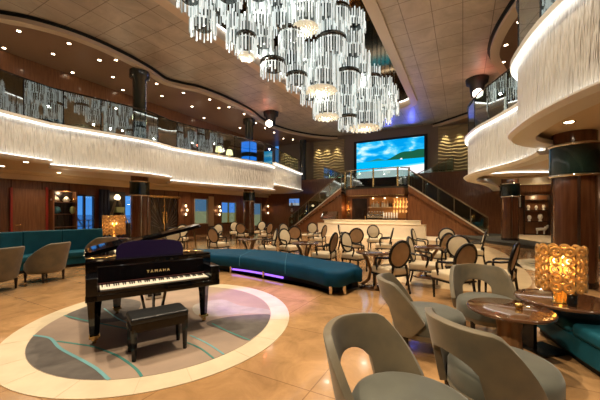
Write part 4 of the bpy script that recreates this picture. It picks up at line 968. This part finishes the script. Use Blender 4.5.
# ================================================================== DINING CHAIRS AND TABLES
def lens(mb, w, h, t, dome, n=28, rings=4, y0=0, sgn=1):
    vs = [(0, y0+sgn*(t+dome), 0)]; fs = []
    for r in range(1, rings+1):
        f = r/rings
        for k in range(n): a = 2*PI*k/n; vs.append((w*f*math.cos(a), y0+sgn*(t+dome*(1-f*f)), h*f*math.sin(a)))
    for k in range(n): fs.append((0, 1+k, 1+(k+1) % n))
    for r in range(rings-1):
        for k in range(n): fs.append((1+r*n+k, 1+(r+1)*n+k, 1+(r+1)*n+(k+1) % n, 1+r*n+(k+1) % n))
    mb.add(vs, fs, True)
def dining_chair():
    t = thing('dining_chair', 'x', 'chair', (0, 0, 0), 0, 'oval-back dining chairs')
    mb = MB(); mb.box((0, .02, .435), (.54, .53, .14)); mb.build('seat', M['cream_fab'], t, bevel=.035, seg=3)
    mb = MB(); mb.box((0, .02, .355), (.55, .54, .035)); mb.build('seat_rail', M['frame_wood'], t, bevel=.01)
    tl = math.radians(12); Rm = Matrix.Translation((0, -.25, .775)) @ Matrix.Rotation(tl, 4, 'X')
    def tilt(mb): mb.v = [tuple(Rm @ Vector(v)) for v in mb.v]; return mb
    mb = MB(); lens(mb, .235, .255, .012, .035, sgn=1); tilt(mb).build('back_pad', M['cream_fab'], t)['label'] = 'cream front pad'
    mb = MB(); lens(mb, .235, .255, .012, .012, sgn=-1); tilt(mb).build('back_panel', M['tan_fab'], t)['label'] = 'tan rear panel'
    mb = MB(); mb.tube([(.243*math.cos(2*PI*k/32), 0, .265*math.sin(2*PI*k/32)) for k in range(32)], .029, 8, True); tilt(mb).build('back_frame', M['frame_wood'], t)
    for s in (-1, 1):
        mb = MB(); mb.tube([(s*.235, -.235, .72), (s*.27, -.1, .70), (s*.275, .08, .69), (s*.272, .13, .665), (s*.262, .14, .58), (s*.258, .10, .44)], .023, 7); mb.build('arm', M['frame_wood'], t)
        MB().tube([(s*.232, .245, .40), (s*.225, .25, .2), (s*.215, .25, 0)], .031, 6, r2=.02).build('leg', M['frame_wood'], t)
        MB().tube([(s*.16, -.245, .56), (s*.19, -.235, .40), (s*.20, -.26, .2), (s*.205, -.31, 0)], .029, 6, r2=.02).build('leg', M['frame_wood'], t)
    return t
def dtop(px, top): d = F*(H-1.05)/(top-YH); return dp(px, d)
CH = [ # px, top py or depth(negative), facing vector, label
 (312.3, 222.7, (0, -1), 'cream oval-back dining chair facing the camera left of the bar, below the pastry case'),
 (324.7, 225, (-.9, .45), 'tan-backed dining chair seen edge-on left of the bar front'),
 (334.5, 232.5, (-.88, .48), 'dark-backed dining chair turned left directly behind the blue bench tip'),
 (345.5, 232, (.75, -.66), 'cream-fronted dining chair with arms facing right at the table behind the bench tip'),
 (356.5, 228, (-.1, 1), 'tan oval-back dining chair facing the espresso machine, back to the camera'),
 (373, 225, (0, -1), 'cream oval-back dining chair facing the camera below the espresso machine'),
 (339, 224.8, (.9, -.2), 'far cream dining chair half hidden in front of the bar by the dark-backed one'),
 (401, 240.5, (-.42, .91), 'large tan oval-back dining chair angled left at the table nearest the grey armchairs'),
 (413, 228.8, (.85, -.53), 'side-on dining chair facing right in front of the bar end, farther of the side-on pair'),
 (409.7, 236.7, (.85, -.53), 'side-on dining chair facing right with cream seat, nearer of the side-on pair'),
 (392.5, 228, (-.95, .3), 'side-on dining chair facing left in front of the beer taps'),
 (446.8, 228, (-.5, -.8), 'farthest chair of the overlapping row of four right of the bar'),
 (448, 232.7, (-.4, .9), 'tan-backed chair second farthest in the overlapping row right of the bar'),
 (458.5, 235, (-.45, -.85), 'cream-fronted chair second nearest in the overlapping row right of the bar'),
 (467, 243.5, (-.35, .95), 'nearest tan-backed chair of the overlapping row, behind the grey armchair'),
 (516, 242.5, (-.7, .71), 'side-on dining chair facing left beside the column, just left of the gold lamp'),
 (485, 231, (-.85, .52), 'far side-on dining chair facing left at the foot of the right stairs'),
 (240.5, 223, (.1, 1), 'tan-backed dining chair with back to the camera near the far left column'),
 (234.5, 221.7, (.3, -1), 'cream dining chair behind the tan-backed one near the far left column'),
 (262, 221.3, (-.2, -1), 'small far cream dining chair below the red-curtained doorway'),
 (270, 223, (-.85, .5), 'tan dining chair angled left below the red-curtained doorway'),
 (276, 229, (-1, -.25), 'narrow side-on dining chair facing left behind the middle of the blue bench'),
 (284, 228.5, (.7, -.7), 'cream-fronted dining chair facing right behind the middle of the blue bench'),
 (283.5, 223.5, (.6, -.8), 'far cream dining chair peeking above the cream-fronted one behind the blue bench'),
 (294.5, 226, (0, 1), 'tan oval-back dining chair with back to the camera right of the cream-fronted one'),
 (172.7, 227.5, (.5, -.85), 'cream dining chair half hidden behind the left part of the piano lid'),
 (182.5, 224.5, (.1, -1), 'cream dining chair just above the middle of the piano lid'),
 (212.5, 227.7, (.5, .85), 'tan-backed dining chair at the right tip of the piano lid'),
 (218.5, 223.8, (-.3, -1), 'cream dining chair behind the right tip of the piano lid'),
]
proto = dining_chair()
for i, (px, top, f, lab) in enumerate(CH):
    x, y = dtop(px, top)
    # the oval sits behind the seat: shift so that the oval lands on the pixel
    L = math.hypot(*f); fx, fy = f[0]/L, f[1]/L; x += fx*.28; y += fy*.28
    if i == 0: proto.location = (x, y, 0); proto.rotation_euler = (0, 0, face(fx, fy)); proto['label'] = lab
    else: dup(proto, (x, y, 0), face(fx, fy), lab)
def dining_table():
    t = thing('dining_table', 'x', 'table', (0, 0, 0), 0, 'round dining tables')
    MB().lathe([(.33, .715), (.37, .72), (.38, .735), (.37, .75), (.001, .75)], 36).build('table_top', M['table_top'], t)
    for k in range(3):
        a = k*2*PI/3+.4; c, s = math.cos(a), math.sin(a)
        MB().tube([(.26*c, .26*s, .715), (.15*c, .15*s, .55), (.07*c, .07*s, .35), (.12*c, .12*s, .15), (.28*c, .28*s, .02)], .035, 8).build('leg', M['table_wood'], t)
    MB().lathe([(.33, 0), (.33, .02), (.02, .05)], 28).build('base', M['table_top'], t)
    return t
tp = dining_table()
for i, (px, py, lab) in enumerate(((374, 251.8, 'round brown dining table between the two large tan-backed chairs behind the bench tip'), (305, 242.5, 'round brown dining table behind the right half of the blue bench'), (250, 238.7, 'round brown dining table below the far left column behind the blue bench'), (427, 246.5, 'round dining table among the side-on chairs right of the bar end'))):
    x, y = gp(px, py, .75)
    if i == 0: tp.location = (x, y, 0); tp['label'] = lab
    else: dup(tp, (x, y, 0), .3*i, lab)
# ================================================================== GREY LOUNGE CHAIRS
def lounge_chair(top=.83, hole=True, W=.40):
    t = thing('lounge_chair', 'x', 'armchair', (0, 0, 0), 0, 'grey velvet tub chairs')
    # shell: angle 0 at the back (-Y), wraps round both sides; arched opening above the seat at the back
    nT, nZ = 28, 7; vs = []; fs = []; TH = math.radians(84 if hole else 112)
    for i in range(nT+1):
        th = -TH+2*TH*i/nT; q = abs(th)/TH
        zt = (top-.03*q-(top-.45)*max(0, (q-.53)/.47)**1.25) if hole else top-.02*q-(top-.45)*max(0, (q-.30)/.70)**1.2
        lo = .24 if not hole else .24+.18*max(0, (q-.75)/.25)
        if hole and abs(th) < .56: lo = .46+.15*math.sqrt(max(0, 1-(th/.56)**2))
        for k in range(nZ+1):
            f = k/nZ; z = lo+(zt-lo)*f
            rr = W-.03+.07*((z-.3)/.5)
            x = rr*math.sin(th); y = -rr*math.cos(th)*1.02-.05*((z-.3)/.55)*max(0, math.cos(th))
            vs.append((x, y, z))
    for i in range(nT):
        for k in range(nZ): a = i*(nZ+1)+k; fs.append((a, a+1, a+nZ+2, a+nZ+1))
    mb = MB(); mb.add(vs, fs, True); o = mb.build('backrest', M['grey_velvet'], t, solid=.055, smooth_all=True)
    md = o.modifiers.new('bv', 'BEVEL'); md.width = .02; md.segments = 3; md.limit_method = 'ANGLE'; md.angle_limit = 1.0
    mb = MB(); r = W-.035
    mb.lathe([(r-.01, .26), (r, .29), (r, .40), (r-.02, .445), (r-.07, .468), (.001, .478)], 40, (0, .06, 0), sy=1.06); mb.build('seat', M['grey_seat'], t)
    MB().lathe([(r-.03, .20), (r-.0, .27)], 40, (0, .04, 0), sy=1.05).build('seat_base', M['grey_velvet'], t)
    for sx in (-1, 1):
        for y in (-.22, .26): MB().lathe([(.018, 0), (.032, .22)], 10, (sx*.24, y, 0)).build('leg', M['frame_wood'], t)
    return t
lc = lounge_chair()
LC = [((1.44, 3.52), (.90, -.20), 'grey tub chair behind the two nearest ones, facing right to the cocktail table'),
      ((.645, 1.86), (.70, -.71), 'nearest grey tub chair at the bottom edge, turned with its inner back toward the camera'),
      ((1.50, 2.30), (.96, .28), 'grey tub chair seen from behind, at the bottom right by the cocktail table'),
      ((2.48, 4.0), (-.22, -.97), 'grey tub chair facing the camera behind the oval-looking cocktail table')]
for i, (p, f, lab) in enumerate(LC):
    if i == 0: lc.location = (*p, 0); lc.rotation_euler = (0, 0, face(*f)); lc['label'] = lab
    else: dup(lc, (*p, 0), face(*f), lab)
l2 = lounge_chair(.90, False, .37)
for i, (px, py, f, lab) in enumerate(((40, 282, (-.9, .15), 'grey tub chair on the left seen from its side-back before the teal banquette'), (-14, 293, (-.9, .1), 'grey tub chair cut by the left edge of the picture'), (97, 268, (-.75, .5), 'grey tub chair half hidden behind the left end of the piano'))):
    x, y = gp(px, py); y += .15
    if i == 0: l2.location = (x, y, 0); l2.rotation_euler = (0, 0, face(*f)); l2['label'] = lab
    else: dup(l2, (x, y, 0), face(*f), lab)
# cocktail tables
def cocktail(loc, label, r=.385, zt=.62):
    t = thing('cocktail_table', label, 'table', (*loc, 0))
    MB().lathe([(r*.93, zt-.035), (r*.99, zt-.03), (r, zt-.018), (r*.985, zt-.003), (r*.96, zt), (.001, zt)], 48).build('table_top', M['table_top'], t)
    mb = MB(); n = 48; prof = [(.15, .0), (.14, .05), (.105, .25), (.10, .38), (.115, .52), (.14, zt-.036)]; vs = []; fs = []
    for r_, z in prof:
        for k in range(n): a = 2*PI*k/n; q = r_*(1+.045*math.cos(a*24)); vs.append((q*math.cos(a), q*math.sin(a), z))
    for i in range(len(prof)-1):
        for k in range(n): fs.append((i*n+k, i*n+(k+1) % n, (i+1)*n+(k+1) % n, (i+1)*n+k))
    mb.add(vs, fs, True); mb.build('pedestal', M['flute_wood'], t)
    return t
cocktail((2.14, 3.07), 'round glossy brown cocktail table with fluted pedestal among the grey tub chairs')
cocktail((1.26, 1.27), 'round brown cocktail table just cut by the bottom edge of the picture', .28, .62)
x, y = gp(519, 309, .62); t = thing('tealight_holder', 'small gold tealight holder on the fluted-pedestal cocktail table', 'candle holder', (x, y, .62))
MB().lathe([(.028, 0), (.034, .01), (.034, .055), (.028, .055), (.026, .03)], 16).build('cup', M['gold'], t); MB().lathe([(.02, .03), (.02, .045)], 12).build('candle', M['shade'], t)
# ================================================================== RIGHT TEAL SOFA
ins = spline([(3.12, 4.05), (3.02, 3.7), (2.88, 3.25), (2.80, 2.85), (2.75, 2.3), (2.72, 1.6), (2.75, .9)], 5)
t = thing('curved_sofa', 'teal velvet curved sofa at the right edge behind the grey tub chairs', 'sofa', (ins[0][0], ins[0][1], 0)); ox, oy = ins[0]
P = [(x-ox, y-oy) for x, y in ins]
def sofa_sweep(prof, nm, m, bev=.03, k0=0, k1=None):
    mb = MB(); mb.sweep(P[k0:k1], prof, -1); return mb.build(nm, m, t, bevel=bev, seg=3)
sofa_sweep([(.10, .0), (1.1, .0), (1.1, .08), (.10, .08)], 'plinth', M['black'], 0)
sofa_sweep([(.03, .08), (1.15, .08), (1.15, .30), (.03, .30)], 'seat_base', M['teal'], .02)
for a, b in ((0, 11), (11, 21), (21, 31)):
    mb = MB(); mb.sweep(P[a:b], [(.0, .30), (.80, .30), (.80, .44), (.0, .44)], -1); mb.build('seat_cushion', M['teal'], t, bevel=.045, seg=3)
    mb = MB(); mb.sweep(P[a:b], [(.80, .30), (1.18, .30), (1.18, .92), (.98, .92)], -1); mb.build('back_cushion', M['teal'], t, bevel=.05, seg=3)
# C-shaped lamp table straddling the sofa front
LT = (2.98, 3.40)
t = thing('lamp_table', 'dark round lamp table standing over the end of the teal sofa', 'table', (*LT, 0))
MB().lathe([(.42, .582), (.455, .588), (.46, .602), (.45, .618), (.43, .62), (.001, .62)], 48).build('table_top', M['table_top'], t)
MB().box((-.30, .12, .30), (.05, .16, .57), .25).build('post', M['frame_wood'], t)
MB().box((-.16, .07, .012), (.36, .30, .022), .25).build('foot_plate', M['frame_wood'], t)
# gold crystal lamp
def crystal_lamp(loc, R_, z0, z1, cols, rows, label, rz=0, base_h=.16):
    t = thing('crystal_lamp', label, 'lamp', loc, rz)
    MB().lathe([(.075, 0), (.075, .012), (.062, .015), (.062, z0+.02), (.01, z0+.03), (.01, z1)], 24).build('base', M['gold'], t)
    for z in (z0+.02, z1-.03):
        ring = MB(); ring.tube([(R_*.96*math.cos(2*PI*k/36), R_*.96*math.sin(2*PI*k/36), z) for k in range(36)], .006, 6, True)
        for k in range(3):
            a = k*2*PI/3; ring.beam((0, 0, z), (R_*.96*math.cos(a), R_*.96*math.sin(a), z), .008, .008)
        ring.build('ring_frame', M['brass'], t)
    hz = (z1-z0)/rows
    for c in range(cols):
        a = 2*PI*c/cols+.15; cx, cy = R_*math.cos(a), R_*math.sin(a); tx, ty = -math.sin(a), math.cos(a)
        mb = MB(); rw = min(hz*.46, PI*R_/cols*.82)
        for r in range(rows):
            zc = z0+hz*(r+.5)
            mb.tube([(cx+tx*rw*math.cos(2*PI*k/16), cy+ty*rw*math.cos(2*PI*k/16), zc+hz*.47*math.sin(2*PI*k/16)) for k in range(16)], .017, 7, True)
            mb.lathe([(.003, -.022), (.02, 0), (.003, .022)], 8, (cx, cy, zc))
        mb.build('crystal_strand', M['amber'], t)
        if c % 2 == 0: MB().beam((cx*1.0+tx*rw*1.2, cy+ty*rw*1.2, z0), (cx+tx*rw*1.2, cy+ty*rw*1.2, z1-.02), .010, .010).build('brass_spine', M['brass'], t)
    for k in range(3):
        a = k*2*PI/3+.5; MB().lathe([(.005, -.05), (.03, -.01), (.022, .03), (.003, .06)], 12, (.07*math.cos(a), .07*math.sin(a), (z0+z1)/2+.06)).build('bulb', M['bulb'], t)
    return t
crystal_lamp((2.83, 3.26, .62), .20, .15, .61, 12, 5, 'large gold lamp with drum of amber glass rings on the dark table at right')
light('lamp_light', 'POINT', (2.83, 3.26, 1.0), 5, (1, .62, .25), .10)
x, y = dp(572, 3.12); t = thing('candle_jar', 'black cylindrical jar beside the brass base of the gold lamp', 'jar', (x, y, .62))
MB().lathe([(.038, 0), (.042, .01), (.042, .10), (.036, .11)], 20).build('body', M['frame_wood'], t); MB().lathe([(.043, .11), (.043, .125), (.01, .13)], 20).build('lid', M['band'], t)
# left crystal lamp and its table
xl, yl = dp(114, 10.4)
t = thing('lamp_table', 'low dark table under the glowing crystal lamp beside the teal banquette', 'table', (xl, yl, 0))
MB().lathe([(.46, .66), (.48, .68), (.48, .70), (.001, .70)], 36).build('table_top', M['table_top'], t); MB().lathe([(.3, 0), (.3, .02), (.05, .04), (.05, .66)], 24).build('pedestal', M['frame_wood'], t)
crystal_lamp((xl, yl, .70), .335, .12, .78, 14, 6, 'glowing drum lamp of amber glass rings left, behind the piano')
light('lamp_light', 'POINT', (xl, yl, 1.2), 10, (1, .62, .25), .12)
# ================================================================== LEFT TEAL BANQUETTE
bk = [gp(a, b, 1.06) for a, b in ((-22, 234.5), (0, 232.8), (23, 231.6), (62, 230), (84, 229.2), (103, 228.5))]
S = spline(bk, 5)
t = thing('banquette', 'long teal banquette with tall panelled back along the left side', 'banquette', (S[0][0], S[0][1], 0)); ox, oy = S[0]
P = [(x-ox, y-oy) for x, y in S]
for a, b in ((0, 6), (5, 11), (10, 16), (15, 26)):
    q = P[a:b] if b-a > 1 else P
    mb = MB(); mb.sweep(q, [(.0, .40), (.0, 1.06), (-.18, 1.06), (-.18, .40)], 1); mb.build('back_panel', M['teal'], t, bevel=.03, seg=3)
    mb = MB(); mb.sweep(q, [(.0, .28), (.62, .28), (.62, .44), (.0, .44)], 1); mb.build('seat_cushion', M['teal'], t, bevel=.04, seg=3)
mb = MB(); mb.sweep(P, [(-.18, .08), (.56, .08), (.56, .28), (.0, .28), (-.0, .40), (-.18, .40)], 1); mb.build('base', M['teal'], t)
mb = MB(); mb.sweep(P, [(-.15, 0), (.50, 0), (.50, .08), (-.15, .08)], 1); mb.build('plinth', M['black'], t)
# ================================================================== LIGHTS
warm = (1, .80, .55)
def down(u, v, z, p, ang=75, col=warm, tgt=None):
    x, y = R(u, v); light('ceiling_spot', 'SPOT', (x, y, z), p, col, .12, tgt or (x, y, 0), ang, .7)
for u in (5.0, 10, 15, 19):
    for v in (-1.6, -9.8): down(u, v, ZG+.1, 1400, 95)
for u in (1.5,):
    for v in (-5.7, -2): down(u, v, ZG+.1, 1300, 80)
down(0.5, 1.2, ZG-.3, 350, 55)
for u, v in ((13, 1.5), (17, 3.0), (3, 3.2), (8, 3.8), (2, -15), (6, -15.5), (10, -15.6), (14.5, -15.6), (19, -15.6), (6, -14), (22.5, -15), (22, 3.5)): down(u, v, ZL-.03, 90, 130)
for u, v in ((3, -15), (8, -15), (13, -15), (18, -15)): down(u, v, ZG-.03, 450, 120)
for px, py in ((517.5, 179), (569, 122), (539.5, 187)):
    x, y = gp(px, py, ZL); light('downlight_beam', 'SPOT', (x, y, ZL-.05), 60 if px == 569 else 240, (1, .72, .40), .06, (x, y, 0), 140, .6)
for u in (1, 5, 9, 13, 17.5, 22):  # added point lights without fixtures, brightening the left gallery ceiling
    x, y = R(u, -15.2); light('gallery_fill', 'POINT', (x, y, 6.3), 38, (1, .74, .45), .15)
for u in (6, 10, 14):  # the same added fill light on the right gallery
    x, y = R(u, 4.6); light('gallery_fill', 'POINT', (x, y, 6.3), 60, (1, .74, .45), .15)
down(14.0, -5.6, ZG+.1, 2600, 42, warm, (*R(19.0, -5.3), .6))
x, y = R(-3.2, -1.8); light('front_spot', 'SPOT', (x, y, 6.5), 1500, (1, .80, .52), .06, (1.45, 2.7, .6), 26, .6)
# stage wash
x, y = R(6, -5); light('stage_spot', 'SPOT', (x, y, ZG), 3200, (.42, .16, 1), .08, (-.75, 5.5, 0), 15, .6)
x, y = R(2, -6); light('stage_spot', 'SPOT', (x, y, ZG), 500, (1, .85, .66), .08, (-2.2, 4.2, 0), 28, .7)
# added blue spots without fixtures, strengthening the screen's glow on the ceiling
for v in (-7.2, -5.4, -3.6):
    x, y = R(UF-.7, v); light('blue_ceiling_fill', 'SPOT', (x, y, 7.75), 130, (.10, .13, 1), .05, (*R(UF-2.6, v), ZG+.3), 120, 1)
w = bpy.data.worlds.new('world'); bpy.context.scene.world = w; w.use_nodes = True
nt = w.node_tree; bg = nt.nodes['Background']
tc = nt.nodes.new('ShaderNodeTexCoord'); sx = nt.nodes.new('ShaderNodeSeparateXYZ'); rp = nt.nodes.new('ShaderNodeValToRGB')
nt.links.new(tc.outputs['Generated'], sx.inputs[0]); nt.links.new(sx.outputs[2], rp.inputs[0]); nt.links.new(rp.outputs[0], bg.inputs[0])
rp.color_ramp.elements[0].color = (.10, .38, .95, 1); rp.color_ramp.elements[1].color = (.02, .12, .5, 1); bg.inputs[1].default_value = .8
sc_ = bpy.context.scene
sc_.view_settings.view_transform = 'Standard'; sc_.view_settings.look = 'None'; sc_.view_settings.gamma = 1; sc_.view_settings.exposure = .25
sc_.cycles.use_denoising = True; sc_.cycles.max_bounces = 8; sc_.cycles.transparent_max_bounces = 16; sc_.cycles.caustics_reflective = False; sc_.cycles.caustics_refractive = False
sc_.cycles.sample_clamp_indirect = 4.0; sc_.cycles.use_light_tree = True
